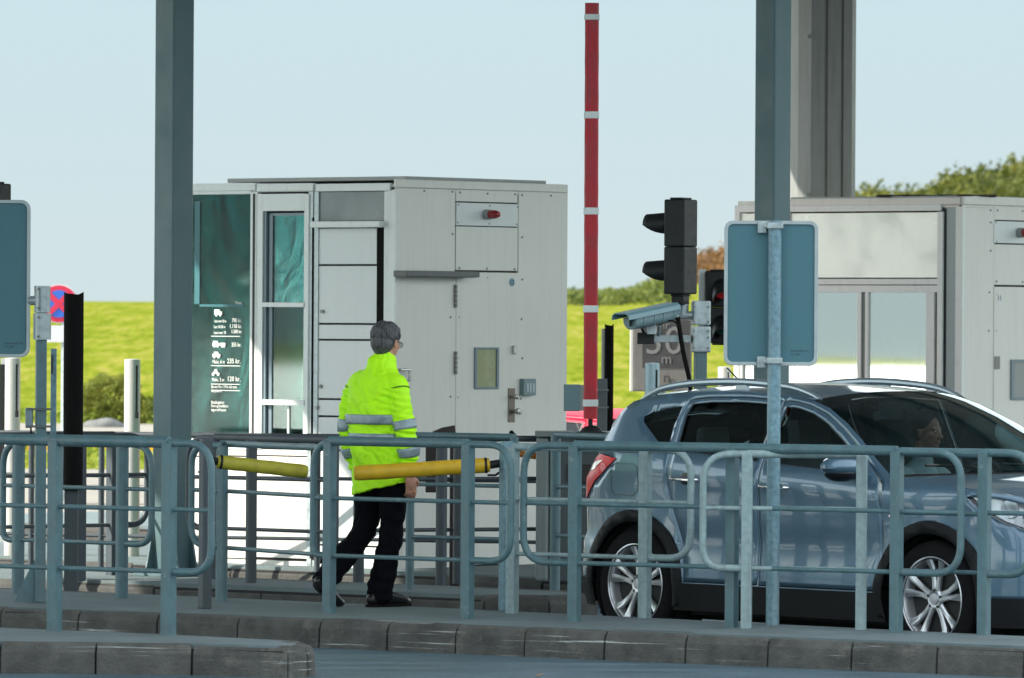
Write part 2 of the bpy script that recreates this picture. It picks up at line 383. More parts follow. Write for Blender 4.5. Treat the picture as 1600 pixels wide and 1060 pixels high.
# main island: front edge measured, back edge along the lane
F1 = [xy(G(-260, 930, IS)), xy(G(0, 948, IS)), xy(G(500, 967, IS)), xy(G(820, 980, IS)), xy(G(1600, 1010, IS)), xy(G(2100, 1030, IS))]
B1 = [xy(UV(22.0, 30.35)), xy(UV(24.2, 30.55)), xy(UV(27, 30.72)), xy(UV(31, 30.78)), xy(UV(37, 30.6))]
kerb_island('island', F1+[(F1[-1][0]+.6, F1[-1][1]+.5)]+B1, IS, m_k=kb, seed=4)
T0 = [xy(G(-700, 1000, IS)), xy(G(0, 1003, IS)), xy(G(300, 1006, IS)), xy(G(450, 1010, IS)), xy(G(481, 1009, IS)), xy(G(490, 1005, IS)), xy(G(478, 1001.5, IS)), xy(G(263, 990, IS)), xy(G(0, 980, IS)), xy(G(-500, 960, IS))]
kerb_island('near_island', T0, IS, m_k=kb, block=.62, seed=9)
kerb_island('lane_island', [xy(UV(40, 32.0)), xy(UV(27.3, 32.25)), xy(UV(26.95, 32.5)), xy(UV(26.95, 33.0)), xy(UV(27.3, 33.25)), xy(UV(40, 33.2))], IS, seed=5, block=1.0)
kerb_island('booth_island', [xy(UV(42, 34.9)), xy(UV(23, 34.9)), xy(UV(23, 37.9)), xy(UV(42, 37.9))], IS, seed=6, block=1.0)
kerb_island('far_island', [xy(UV(42, 41.1)), xy(UV(20, 41.1)), xy(UV(20, 44)), xy(UV(42, 44))], IS, seed=8, block=1.0)

# ------------------------------------------------------------------ canopy and its columns
CE = 36.4
cz = 6.2
can = thing('canopy_roof', 'wide flat grey canopy over the toll lanes, seen only by its shade', 'canopy', UV(25, 30, cz), R(50))
def uvp(a, b2): return [xy(UV(*p)) for p in a]
MB().prism(uvp([(23, 12), (CE, 12), (CE, 47), (23, 47)], 0), cz, cz+.35).build('roof_slab', mat('canopy_sheet', (.33, .34, .33), .6, var=.05), can, bevel=.02)
bm_ = MB()
for v in range(14, 47, 4): bm_.prism(uvp([(23.3, v), (CE-.3, v), (CE-.3, v+.2), (23.3, v+.2)], 0), cz-.35, cz-.002)
bm_.build('beam', pillar_m, can)
def yawM(a): return Matrix.Rotation(a, 3, 'Z')
def hbeam(name, label, base, w, top, yaw, m, group):
    t = thing(name, label, 'pillar', base, 0, group); Rm = yawM(yaw); h = top-base.z
    MB().box(base+Vector((0, 0, h/2)), (w, w, h), Rm).build('shaft', m, t, bevel=.012)
    mb = MB(); mb.box(base+Vector((0, 0, .012)), (w*1.9, w*1.9, .024), Rm)
    mb.build('base_plate', m, t, bevel=.003)
    mb = MB()
    for s in range(4):
        Q = yawM(yaw+s*math.pi/2); d = Q @ Vector((1, 0, 0)); sd = Q @ Vector((0, 1, 0))
        a = base+d*(w/2); pts = [a+Vector((0, 0, .025)), a+d*w*.42+Vector((0, 0, .025)), a+d*w*.30+Vector((0, 0, .10)), a+d*.01+Vector((0, 0, .34))]
        for o in (-w*.42, w*.42): mb.extr([p+sd*(o-.006) for p in pts], sd*.012)
    mb.build('gusset', m, t); return t
pl = G(268, 900, IS)
hbeam('canopy_pillar', 'blue-grey square canopy pillar rising left of the nearer toll booth', pl, .198, cz-.36, R(46), pillar_m, 'square canopy pillars')
q = P(1204, 800, 45.0); q.z = IS
hbeam('canopy_pillar', 'blue-grey square canopy pillar behind the big sign and the car', q, .184, cz-.36, R(48), pillar_m, 'square canopy pillars')
q = P(1281, 600, 55.0); q.z = 0
t = thing('canopy_column', 'broad ribbed pale grey column rising behind the farther booth', 'pillar', q)
prof = []
Wc = .252
mb = MB(); Rm = yawM(R(18))
base = [(-Wc, -.10), (-Wc+.07, -Wc*.9), (-.06, -Wc*.9), (-.055, -Wc*.9+.02), (-.035, -Wc*.9+.02), (-.03, -Wc*.9), (.09, -Wc*.9), (.095, -Wc*.9+.02), (.11, -Wc*.9+.02), (.115, -Wc*.9), (Wc-.06, -Wc*.9), (Wc, -.16), (Wc, .25), (-Wc, .25)]
mb.prism([xy(q+Rm @ Vector((a, b2, 0))) for a, b2 in base], 0, cz+.4)
mb.build('shaft', column_m, t)
mb = MB()
for z in (1.5, 3.1, 4.45): mb.box(q+Rm @ Vector((-.17, -Wc*.9-.008, z)), (.11, .02, .03), Rm)
mb.build('seam_cover', column_m, t)
MB().prism([xy(q+Vector((a, b2, 0))) for a, b2 in ((-.4, -.4), (.4, -.4), (.4, .4), (-.4, .4))], 0, .04).build('base_plate', column_m, t)

# ------------------------------------------------------------------ railings
GR = 'railing sections along the lane islands'
def sect(label, pts, z_top=1.06, z_mid=.71, z_low=.355, posts=None, lo=None, hi=None, base=IS, pm=rail_m, round_posts=False, w=.064, yaw=None,
         r_top=.030, r_mid=.014, r_loop=.022, a_ext=0, b_ext=0, group=GR, mid=True, gap=0, topoff=0, bolts=False):
    """pts: ground points of the posts in order. a_ext/b_ext: how far the rounded ends reach past the first/last post"""
    pts = [Vector((p.x, p.y, base)) for p in pts]
    t = thing('railing', label, 'railing', pts[0], 0, group)
    d = (pts[-1]-pts[0]).normalized() if len(pts) > 1 else U2
    ang = math.atan2(d.y, d.x) if yaw is None else yaw
    nf = Vector((d.y, -d.x, 0)); nf = nf if nf.y < 0 else -nf
    for i, p in enumerate(pts):
        if round_posts: MB().tube([p-Vector((0, 0, .02)), p+Vector((0, 0, z_top+.0))], w*.56, 14).build('post', pm, t, smooth=True)
        else: MB().box(p+Vector((0, 0, z_top/2-.005)), (w, w, z_top+.01), yawM(ang)).build('post', pm, t, bevel=.006)
    A = pts[0]-d*a_ext; B = pts[-1]+d*b_ext; up = lambda v, z: v+Vector((0, 0, z))
    # top rail with its looped ends
    path = []
    o = nf*(w*.5+r_loop*.2)
    if a_ext: path += [up(pts[0]+nf*0, z_low), up(A, z_low), up(A, z_top)]
    else: path += [up(A, z_top)]
    if b_ext: path += [up(B, z_top), up(B, z_low), up(pts[-1], z_low)]
    else: path += [up(B, z_top)]
    if len(path) > 2:
        f = fillet(path, .17, 8)
    else: f = path
    MB().tube(f, r_loop, 12).build('end_loop' if (a_ext or b_ext) else 'top_rail', pm, t, smooth=True)
    if a_ext or b_ext:
        MB().tube([up(pts[0], z_top+.004), up(pts[-1], z_top+.004)], r_top, 12).build('top_rail', pm, t, smooth=True)
    for nm, z, s in (('middle_rail', z_mid, 1), ('lower_rail', z_low, 0)):
        a2 = A if (s and a_ext) else pts[0]; b2 = B if (s and b_ext) else pts[-1]
        if (b2-a2).length > .05: MB().tube([up(a2, z), up(b2, z)], r_mid, 10).build(nm, pm, t, smooth=True)
    if bolts:
        for p in bolts:
            mb = MB()
            for z in (z_top-.05, z_mid-.03, z_low+.06): 
                c = up(pts[p], z)+Vector((.02, -.0, 0))+nf*(w*.5); mb.tube([c, c+nf*.012], .012, 8)
            mb.build('bolt', galv, t, smooth=True)
    return t
def gp(px, py): return G(px, py, IS)
# nearest fence, far left foreground
d = (gp(263, 993)-gp(85, 986)).normalized()
sect('nearest blue-grey railing on the foreground kerb at left, with a rounded end', [gp(85, 986)-d*1.55, gp(85, 986), gp(263, 993)], z_top=1.10, z_mid=.72, z_low=.365, b_ext=.30, w=.068, r_top=.034)
# long front fence on the main island
sect('front railing in front of the man, between its two rounded ends', [gp(514, 958), gp(730, 967)], a_ext=.13, b_ext=.33, bolts=[0])
sect('long front railing before the car with three posts and rounded ends', [gp(897, 972), gp(1143, 980.5), gp(1400, 989)], a_ext=.36, b_ext=.42)
dd = (gp(1400, 989)-gp(897, 972)).normalized()
def single(label, p, b_ext):
    t = thing('railing', label, 'railing', p, 0, GR); up = lambda v, z: v+Vector((0, 0, z))
    MB().box(p+Vector((0, 0, .53)), (.064, .064, 1.07), yawM(math.atan2(dd.y, dd.x))).build('post', rail_m, t, bevel=.006)
    B = p+dd*b_ext
    MB().tube(fillet([up(p, 1.06), up(B, 1.06), up(B, .355), up(p, .355)], .17, 8), .024, 12).build('end_loop', rail_m, t, smooth=True)
    MB().tube([up(p, .71), up(B, .71)], .014, 10).build('middle_rail', rail_m, t, smooth=True)
    A = p-dd*.55
    for nm, z, r in (('top_rail', 1.055, .028), ('middle_rail', .70, .013), ('lower_rail', .36, .013)): MB().tube([up(A, z), up(p, z)], r, 10).build(nm, rail_m, t, smooth=True)
single('front railing post and loop before the car headlight at right', gp(1537, 992), .30)
# second row, at the back of the main island
galv_post = mat('weathered_post', (.25, .34, .35), .55, .1, var=.22, vscale=26, streak=.55, scol=(.15, .19, .19), spots=.2, pcol=(.42, .44, .42))
sect('second-row railing with one weathered post before the rear wheel', [gp(800, 958.5), gp(1007, 966)], b_ext=.33, pm=galv_post, r_top=.022, z_low=.37, z_top=1.03)
sect('second-row railing with weathered posts before the car door', [gp(1166, 982), gp(1345, 984)], a_ext=.26, pm=galv_post, r_top=.022, z_top=1.03)
def post(label, p, w, h, m, rnd=False, yaw=R(30), group=None, bolts=False):
    t = thing('railing_post', label, 'post', p, 0, group)
    if rnd: MB().tube([p-Vector((0, 0, .02)), p+Vector((0, 0, h))], w/2, 14).build('shaft', m, t, smooth=True)
    else: MB().box(p+Vector((0, 0, h/2)), (w, w, h), yawM(yaw)).build('shaft', m, t, bevel=.006)
    if bolts:
        mb = MB(); nf = yawM(yaw) @ Vector((0, -1, 0))
        for z in bolts: c = p+Vector((0, 0, z))+nf*w*.5+Vector((.01, 0, 0)); mb.tube([c, c+nf*.014], .013, 8)
        mb.build('bolt', steel, t, smooth=True)
    return t
pr = gp(790, 955)
post('square galvanised post right of the man, holding the bright yellow bar', pr, .07, 1.06, galv_blue, bolts=(.93, .89, .70))
pq = gp(320, 951)
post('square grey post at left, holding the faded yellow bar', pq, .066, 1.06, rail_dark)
sect('left back-row railing running to the front post by the man', [gp(345, 938), gp(514, 953)], pm=rail_m, round_posts=True, z_mid=.705, z_low=.34, z_top=1.01)
sect('left back-row railing with round teal posts behind the foreground fence', [gp(28, 928), gp(190, 935)], pm=rail_m, round_posts=True, a_ext=.14, b_ext=.26, w=.075, z_top=1.0)
sect('short back-row railing with a rounded end left of the faded bar', [gp(345, 939.5), gp(345, 939.5)+ (gp(28, 928)-gp(190, 935)).normalized()*-.02], pm=rail_m, round_posts=True, a_ext=.26, w=.05, z_top=1.0)
sect('back-row railing with round posts behind the gap between rounded ends', [gp(640, 921), gp(802, 926.5)], pm=rail_m, round_posts=True, w=.052, z_top=1.04)
sect('lone-post railing before the grey barrier cabinet', [gp(867, 919), gp(958, 925)], pm=rail_m, round_posts=True, w=.062, z_top=1.04, z_mid=.69, z_low=.36)
# dark row on the next island
L3 = 'dark shaded railing on the lane island, '
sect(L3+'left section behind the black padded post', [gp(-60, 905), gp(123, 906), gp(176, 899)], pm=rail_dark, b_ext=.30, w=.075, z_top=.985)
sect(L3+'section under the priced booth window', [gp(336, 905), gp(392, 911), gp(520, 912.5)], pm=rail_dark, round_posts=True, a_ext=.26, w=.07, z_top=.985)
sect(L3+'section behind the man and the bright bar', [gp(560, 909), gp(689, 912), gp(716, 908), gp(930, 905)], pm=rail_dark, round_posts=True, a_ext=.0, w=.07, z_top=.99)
# farthest dark top rail along the booth island
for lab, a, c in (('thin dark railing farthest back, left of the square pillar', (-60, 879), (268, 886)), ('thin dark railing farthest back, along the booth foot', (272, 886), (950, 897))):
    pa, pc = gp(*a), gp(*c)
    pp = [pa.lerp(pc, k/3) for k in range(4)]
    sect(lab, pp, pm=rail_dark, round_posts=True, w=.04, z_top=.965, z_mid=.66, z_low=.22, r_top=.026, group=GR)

# yellow padded bars (spring bars of a pedestrian gap)
def bar(label, p, q, r, m, bracket_at):
    t = thing('padded_bar', label, 'bar', bracket_at, 0, 'yellow padded gate bars')
    d = (q-p).normalized(); side = d.cross(Vector((0, 0, 1))).normalized()
    pts = [p, p+d*.006, p+d*.03]+[p.lerp(q, k/10)+Vector((0, 0, .0012*math.sin(k*2.1))) for k in range(1, 10)]+[q-d*.03, q-d*.006, q]
    n = len(pts)
    MB().tube(pts, [r*.72, r*.9, r]+[r*(1+.008*math.sin(k*3)) for k in range(n-6)]+[r, r*.9, r*.6], 16).build('padding', m, t, smooth=True, auto=50)
    b2 = MB(); b2.tube([q-d*.01, bracket_at], r*.55, 12); b2.build('hinge', black_p, t, smooth=True)
    MB().tube([q-d*.035, q-d*.02], r*1.06, 16).build('end_ring', black_p, t, smooth=True)
    mb = MB(); c = bracket_at; mb.box(c+Vector((0, 0, 0)), (.02, .09, .09)); mb.tube([c+Vector((0, -.01, -.05)), c+Vector((-.035, -.03, -.075))], .008, 6); mb.box(c+Vector((-.06, -.02, -.075)), (.05, .012, .014)); mb.build('bracket', black_p, t)
    return t
bar('bright yellow padded bar across the man at hip height', P(553, 740, 39.95), P(766, 727, 39.98), .047, yellow_m, P(783, 724, 40.0))
bar('faded olive-yellow padded bar sloping down left of the man', P(480, 737.5, 40.3), P(338, 721.5, 40.15), .043, olive_m, P(331, 719, 40.1))

# ------------------------------------------------------------------ toll booths
film = glass('film_glass', (.22, .50, .50), (.75, 1, .98), 1.5, .12, bump=.05, bscale=2.6, add=.02)
film2 = glass('clear_glass', (.35, .62, .58), (.85, 1, .97), 1.5, .03, add=.05)
pane_m = glass('pane_glass', (.45, .58, .52), (.95, 1, .97), 1.5, .02, add=.55)
dark_in = mat('booth_interior', (.06, .13, .10), .8, var=.5, vscale=2.5, spots=.15, pcol=(.3, .35, .3), pscale=3)
teal_blind = mat('teal_blind', (.02, .40, .46), .6, var=.3, vscale=3, spots=.2, pcol=(.4, .6, .6), pscale=5)
lamp_red = mat('red_lamp', (.30, .008, .012), .25, coat=.5)
lamp_grey = mat('lamp_base', (.28, .30, .30), .5)
yellowish = mat('frosted_pane', (.30, .32, .18), .25, var=.06)
frame_g = mat('grey_blue_frame', (.16, .22, .25), .4)
class Booth:
    def __init__(s, label, cx, D, group):
        c = P(cx, 600, D); c.z = IS; s.c = c
        s.t = thing('toll_booth', label, 'toll booth', c, R(50), group)
        s.M = WM[s.t]; s.I = s.M.inverted(); s.nL = -V2; s.nR = -U2
    def L(s, px, py):                 # pixel -> (y, z) on the lane face (local x = 0)
        d = s.I.to_3x3() @ ray(px, py); o = s.I @ CAMP; k = -o.x/d.x; p = o+d*k; return p.y, p.z
    def Rr(s, px, py):                # pixel -> (x, z) on the door face (local y = 0)
        d = s.I.to_3x3() @ ray(px, py); o = s.I @ CAMP; k = -o.y/d.y; p = o+d*k; return p.x, p.z
    def lb(s, mb, x0, y0, x1, y1, proud=.0, depth=.03):    # box on lane face from pixel rectangle
        a = s.L(x0, y0); b = s.L(x1, y1); za = s.L((x0+x1)/2, y0)[1]; zb = s.L((x0+x1)/2, y1)[1]
        mb.ab((-proud, a[0], za), (-proud+depth, b[0], zb)); return mb
    def rb(s, mb, x0, y0, x1, y1, proud=.0, depth=.03):
        a = s.Rr(x0, y0); b = s.Rr(x1, y1); za = s.Rr((x0+x1)/2, y0)[1]; zb = s.Rr((x0+x1)/2, y1)[1]
        mb.ab((a[0], -proud, za), (b[0], -proud+depth, zb)); return mb
    def bl(s, mb, m, name, par=None, bevel=0): return mb.build(name, m, par or s.t, local=True, bevel=bevel)
def rivets_r(B, pts, par, name='rivet', face='R'):
    first = None
    for px, py in pts:
        if face == 'R': x, z = B.Rr(px, py); loc = (x, 0, z); end = (0, -.010, 0)
        else: y, z = B.L(px, py); loc = (0, y, z); end = (-.016, 0, 0)
        if first is None: first = o = MB().tube([(0, 0, 0), end], .008, 6).build(name, bolt_m, par, local=True)
        else: o = first.copy(); COL.objects.link(o); o.parent = par
        o.location = loc
B = Booth('white toll booth numbered 12, with price list window and tall door, behind the man', 617, 46.66, 'toll booths on the lane islands')
H = B.Rr(617, 297)[1]; W = B.Rr(883, 500)[0]; Ln = B.L(252, 500)[0]
# core behind the skins: back and far walls, floor, roof
core = MB(); core.ab((.04, 0.04, 0), (W-.01, .07, H)); core.ab((W-.05, .07, 0), (W-.01, Ln, H)); core.ab((.04, Ln-.04, 0), (W-.05, Ln, H)); core.ab((.04, .07, .0), (W-.05, Ln-.04, .05))
B.bl(core, dark_in, 'inner_wall')
mb = MB(); xw = B.L(493, 500)[0]
# lane face panelling (below the sill and at the panel column)
y0, y1 = B.L(611, 500)[0], B.L(495, 500)[0]
pp = MB()
edges = [(357, 413), (416, 505), (508, 530), (533, 623), (626, 650), (653, 703), (706, 852), (855, 889)]
for a, c in edges: B.lb(pp, 497, a, 589 if a < 505 else 600, c, .004, .03)
B.bl(pp, white_l, 'lane_panel', bevel=.003)
B.bl(B.lb(MB(), 497, 300, 604, 345, .0, .03), grey_p, 'top_pane')
lb = MB(); B.lb(lb, 494, 346, 602, 356, .07, .07); B.bl(lb, white_t, 'awning_box', bevel=.006)
B.bl(B.lb(MB(), 494, 290, 612, 889, -.02, .02), seam_m, 'seam_backing')
B.bl(B.lb(MB(), 590, 357, 600, 506, .006, .012), rubber, 'recess_shade')  # black strip laid on as the shade of a vertical recess
tr = MB(); B.lb(tr, 602, 299, 604.5, 889, .012, .02); B.lb(tr, 606.5, 297, 608.5, 889, .012, .02); B.lb(tr, 612, 297, 616.5, 889, .014, .02); B.bl(tr, white_t, 'corner_trim', bevel=.003)
tr = MB(); B.lb(tr, 484, 300, 487.5, 889, .012, .03); B.lb(tr, 493, 300, 496, 889, .012, .03); B.bl(tr, galv, 'column_trim')
lk = MB()
for px, py in ((505, 487), (502, 604), (497, 637), (508, 700)):
    y, z = B.L(px, py); lk.tube([(0, y, z), (-.02, y, z)], .014, 10)
B.bl(lk, bolt_m, 'lock')
# sliding window
wf = MB()
B.lb(wf, 402, 303, 410, 702, .012, .03); B.lb(wf, 477, 303, 486, 702, .012, .03); B.lb(wf, 410, 303, 477, 330, .012, .03); B.lb(wf, 410, 692, 477, 702, .012, .03)
wo_ = B.bl(wf, white_t, 'window', bevel=.003)
fr = MB(); B.lb(fr, 411, 331, 414, 691, .0, .12); B.lb(fr, 418, 334, 421, 691, -.02, .05); B.lb(fr, 421, 333, 478, 337, -.02, .05)
B.bl(fr, frame_g, 'frame', wo_)
for r_ in ((412, 473, 477, 480, .02, .07), (412, 625, 477, 633, .02, .07), (446, 634, 448.5, 691, -.02, .02)): B.bl(B.lb(MB(), *r_), white_t, 'glazing_bar', wo_)
B.bl(B.lb(MB(), 421, 337, 478, 473, -.03, .006), film, 'pane', wo_)
pn = MB(); B.lb(pn, 421, 480, 478, 625, -.03, .006); B.lb(pn, 421, 633, 478, 692, -.03, .006); B.bl(pn, film2, 'pane', wo_)
B.bl(B.lb(MB(), 425, 386, 480, 473, -.06, .006), teal_blind, 'blind', wo_)
# interior seen in the lower panes
inn = MB(); B.lb(inn, 360, 515, 478, 540, -.45, .10); B.lb(inn, 412, 610, 480, 626, -.5, .3); B.bl(inn, white_p, 'desk')
mb = MB(); 
for a in range(6):
    y, z = B.L(430+a*9, 560+ (a*37) % 40); mb.ball((.3+.1*(a % 3), y, z), (.08, .07, .14), 10)
B.bl(mb, mat('green_plant', (.06, .20, .04), .7, var=.4, vscale=9, bump=.8), 'pot_plant')
# price window: film covered glass
pw = MB(); B.lb(pw, 252, 305, 393, 679, .0, .006); pr_ = B.bl(pw, glass('price_glass', (.11, .31, .30), (.75, 1, .97), 1.5, .10, bump=.10, bscale=1.0, add=.0), 'price_window')
pf = MB(); B.lb(pf, 252, 292, 393, 304.5, .012, .03); B.lb(pf, 393, 300, 402, 702, .012, .03); B.lb(pf, 252, 679, 402, 702, .012, .03); B.bl(pf, white_t, 'frame', pr_, bevel=.003)
B.bl(B.lb(MB(), 397, 303, 398.2, 702, .0135, .01), seam_m, 'seam', pr_)
gd = MB(); B.lb(gd, 305, 315, 312, 475, .003, .004); B.lb(gd, 312, 476, 381, 479.5, .003, .004); B.lb(gd, 338, 480, 343, 676, -.03, .01); B.bl(gd, mat('teal_strip', (.02, .13, .15), .5), 'teal_strip', pr_)
B.bl(B.lb(MB(), 314, 332, 384, 474, -.30, .02), mat('dark_cabinet', (.05, .07, .065), .6, var=.5, vscale=3, spots=.45, pcol=(.42, .38, .34), pscale=2.6, stretch=(3, 3, .9)), 'dark_board')
B.bl(B.lb(MB(), 252, 478, 384, 676, -.42, .02), mat('green_board', (.03, .26, .17), .6, var=.6, vscale=2.2, spots=.30, pcol=(.40, .50, .48), pscale=3, stretch=(2.5, 2.5, 1)), 'green_board')
# print on the glass: local frame, text runs from the far end (screen left) to the corner: local -Y
def onL(px, py):
    y, z = B.L(px, py); return Matrix.Translation((-.0065, y, z)) @ Matrix(((0, 0, -1, 0), (-1, 0, 0, 0), (0, 1, 0, 0), (0, 0, 0, 1)))
def T(s, px, py, hpx, al='LEFT', sx=1.0, m=white_ink):
    o = text('lettering', s, hpx/214*1.35, m, pr_, onL(px, py), al, sx=sx); return o
for s, px, py, h, al, sx in (('Priser', 379, 475.5, 5, 'RIGHT', .9), ('Last over 10 m', 336, 504, 5, 'LEFT', .62), ('790 kr.', 379, 504, 7, 'RIGHT', .8), ('Last 10-20 m', 335, 513, 5, 'LEFT', .7), ('1.110 kr.', 379, 513, 7, 'RIGHT', .8),
    ('Last over 20', 335, 522, 5, 'LEFT', .78), ('1.260 kr.', 379, 521, 6, 'RIGHT', .8), ('355 kr.', 378, 542, 7, 'RIGHT', .8),
    ('Maks. 6 m', 333, 568, 6, 'LEFT', .8), ('235 kr.', 377, 568, 8, 'RIGHT', .95), ('Maks. 3 m', 332, 596, 6, 'LEFT', .8), ('120 kr.', 377, 596, 8, 'RIGHT', .95),
    ('Bus over 10 m  1.110 kr. inkl. moms', 331, 606.5, 5, 'LEFT', .56), ('Alle priser er', 331, 613, 4.5, 'LEFT', .7), ('Betalingskort', 331, 631, 5.2, 'LEFT', .75), ('Kort og kreditkort', 331, 636.5, 5, 'LEFT', .72), ('tages ved kassen', 331, 642.5, 5, 'LEFT', .72)):
    T(s, px, py, h, al, sx)
ic = MB()
def icb(x0, y0, x1, y1): B.lb(ic, x0, y0, x1, y1, .0085, .0075)
def icw(px, py, r):
    y, z = B.L(px, py); ic.tube([(-.001, y, z), (-.009, y, z)], r/214, 10)
for ox, oy, k in ((336, 484, 1.0),):
    icb(ox, oy, ox+8, oy+8); icb(ox+8.3, oy+3, ox+11.5, oy+8); icw(ox+3, oy+9, 1.8); icw(ox+9, oy+9, 1.8)
for ox, oy in ((333, 533),):
    icb(ox+1, oy, ox+8, oy+6); icb(ox, oy+3, ox+10, oy+8); icw(ox+3, oy+8.5, 1.9); icw(ox+8, oy+8.5, 1.9); icb(ox+11.5, oy+3, ox+20, oy+7.6); icw(ox+15, oy+8.5, 1.8); icw(ox+18, oy+8.5, 1.8)
for ox, oy in ((333, 550),):
    icb(ox+2.5, oy, ox+9, oy+4); icb(ox, oy+3.4, ox+12, oy+8); icw(ox+3, oy+8.5, 1.9); icw(ox+9.4, oy+8.5, 1.9)
for ox, oy in ((332, 577),):
    icb(ox+3, oy+3, ox+9, oy+7); icb(ox+4.5, oy, ox+8, oy+3.6); icw(ox+2, oy+8, 2.6); icw(ox+10, oy+8, 2.6)
for y in (525.3, 571.4, 600.2, 610): icb(331, y, 376, y+.9)
B.bl(ic, white_ink, 'price_icons', pr_)
# lower lane wall beneath the windows
lw = MB()
for x0, x1 in ((252, 330), (331.5, 396), (398, 484)):
    B.lb(lw, x0, 703, x1, 712, .004, .03); B.lb(lw, x0, 714, x1, 872, .004, .03)
B.bl(lw, white_p, 'lower_panel', bevel=.003)
B.bl(B.lb(MB(), 252, 700, 494, 889, -.02, .02), seam_m, 'lower_backing')
B.bl(B.lb(MB(), 252, 874, 494, 889, .0, .03), white_p, 'plinth')
cb = MB(); y, z = B.L(488, 870); cb.tube([(-.01, y, z), (-.01, y, z+2.5)], .010, 8); cb.tube([(-.01, y, z), (-.03, y-.12, z-.03)], .018, 8); B.bl(cb, rubber, 'cable')
for a, c in ((300, 402), (404, 492), (496, 612)):
    B.bl(B.lb(MB(), a if a > 300 else 252, 287, c, 299, .022, .035), white_t, 'top_trim', bevel=.003)
rivets_r(B, [(x, 296) for x in (330, 360, 391, 414, 432, 458, 485, 497, 532, 566, 600)], B.t, 'rivet', 'L')
# door face
panels = [((617.5, 297, 710, 424)), ((617.5, 425, 710, 889)), (712, 297, 808, 316), (712, 318, 808, 353), (712, 355, 808, 423), (810, 299, 883, 889)]
pn = MB()
for x0, y0, x1, y1 in panels:
    if y0 == 318: continue
    B.rb(pn, x0, y0, x1, y1, .004, .03)
B.bl(pn, white_p, 'wall_panel', bevel=.002)
lp = B.bl(B.rb(MB(), 712, 318, 808, 353.5, .009, .03), white_l, 'lamp_panel', bevel=.002)
B.bl(B.rb(MB(), 617.5, 297, 883, 889, -.014, .02), seam_m, 'seam_backing')
dr = B.bl(B.rb(MB(), 712, 426, 807, 882, .010, .03), white_p, 'door', bevel=.003)
x, z = B.Rr(757, 335.5)
mb = MB(); mb.tube([(x, -.01, z), (x+.0, -.055, z)], .038, 20); lg = B.bl(mb, lamp_grey, 'warning_lamp')
mb = MB(); mb.lathe([(.033, 0), (.034, .03), (.03, .06), (.02, .085), (.0, .095)], (0, 0, 0), 'Y', 20)
mb.b.transform(Matrix.Translation((x, -.055, z)) @ Matrix.Diagonal((1, -1, 1, 1))); mb.build('red_lens', lamp_red, lg, local=True, smooth=True)
gf = MB(); a = B.Rr(617, 423); b2 = B.Rr(741, 427)
gf.ab((a[0]-.02, -.13, a[1]-.0), (b2[0]-.12, -.002, a[1]-.045)); gf.ab((a[0]-.02, -.14, a[1]-.0), (b2[0]-.10, -.13, a[1]-.042))
B.bl(gf, mat('dull_gutter', (.13, .135, .13), .6, var=.15), 'door_canopy', bevel=.004)
wf = MB(); 
for r_ in ((739, 543, 742, 608), (773, 543, 776, 608), (742, 543, 773, 546), (742, 605, 773, 608)): B.rb(wf, *r_, .024, .02)
dw = B.bl(wf, frame_g, 'door_window', dr, bevel=.002); B.bl(B.rb(MB(), 742, 546, 773, 605, .014, .01), yellowish, 'pane', dw)
mb = MB(); B.rb(mb, 792, 607, 802, 660, .016, .01); hp = B.bl(mb, mat('brass_plate', (.16, .13, .11), .4, .5), 'handle', dr, bevel=.002)
mb = MB()
for px, py, r_ in ((797, 620, .018), (800, 643, .024)):
    x, z = B.Rr(px, py); mb.lathe([(r_*.6, 0), (r_*.6, -.03), (r_, -.035), (r_, -.06), (r_*.5, -.065), (0, -.065)], (x, -.016, z), 'Y', 18)
B.bl(mb, steel, 'knob', dr)
mb = MB(); x, z = B.Rr(800, 547); mb.box((x, -.022, z), (.03, .03, .065)); B.bl(mb, steel, 'upper_lock', dr, bevel=.008)
for a, c in ((445, 481), (549, 585)):
    hg = MB()
    x, z0 = B.Rr(709.5, a); x, z1 = B.Rr(709.5, c)
    n5 = (z0-z1)/5
    for k in range(5): hg.tube([(x, -.018, z1+n5*k+.002), (x, -.018, z1+n5*(k+1)-.002)], .012, 10)
    B.bl(hg, bolt_m, 'hinge', dr)
x, z = B.Rr(798, 441.5); sk = MB(); sk.tube([(x, -.010, z), (x, -.0125, z)], .031, 24)
B.bl(sk, mat('sticker_blue', (.16, .30, .38), .4), 'number_sticker', dr)
def onR(bx, px, py, prd): x, z = bx.Rr(px, py); return Matrix.Translation((x, -prd, z)) @ Matrix(((1, 0, 0, 0), (0, 0, -1, 0), (0, 1, 0, 0), (0, 0, 0, 1)))
text('door_number', '12', .052, ink, dr, onR(B, 798, 445, .0135), 'CENTER')
kp = B.bl(B.rb(MB(), 811, 592, 830, 618, .05, .05), mat('keypad_grey', (.17, .24, .25), .4), 'keypad', None, bevel=.006)
mb = MB(); B.rb(mb, 815, 599, 817.5, 613, .054, .008); B.rb(mb, 819.5, 599, 822, 613, .054, .008); B.rb(mb, 824, 599, 826.5, 613, .054, .008); B.bl(mb, mat('keypad_light', (.4, .47, .48), .4), 'key_row', kp)
mb = MB(); x, z = B.Rr(622, 578); x2, z2 = B.Rr(632, 595); mb.tube([(x, 0, z), (x, -.05, z), (x2, -.05, z), (x2, -.05, z2), (x2, 0, z2)], .011, 8); B.bl(mb, steel, 'pull_handle')
B.bl(B.rb(MB(), 616.5, 284.5, 884, 297, .022, .03), white_p, 'top_trim', bevel=.004)
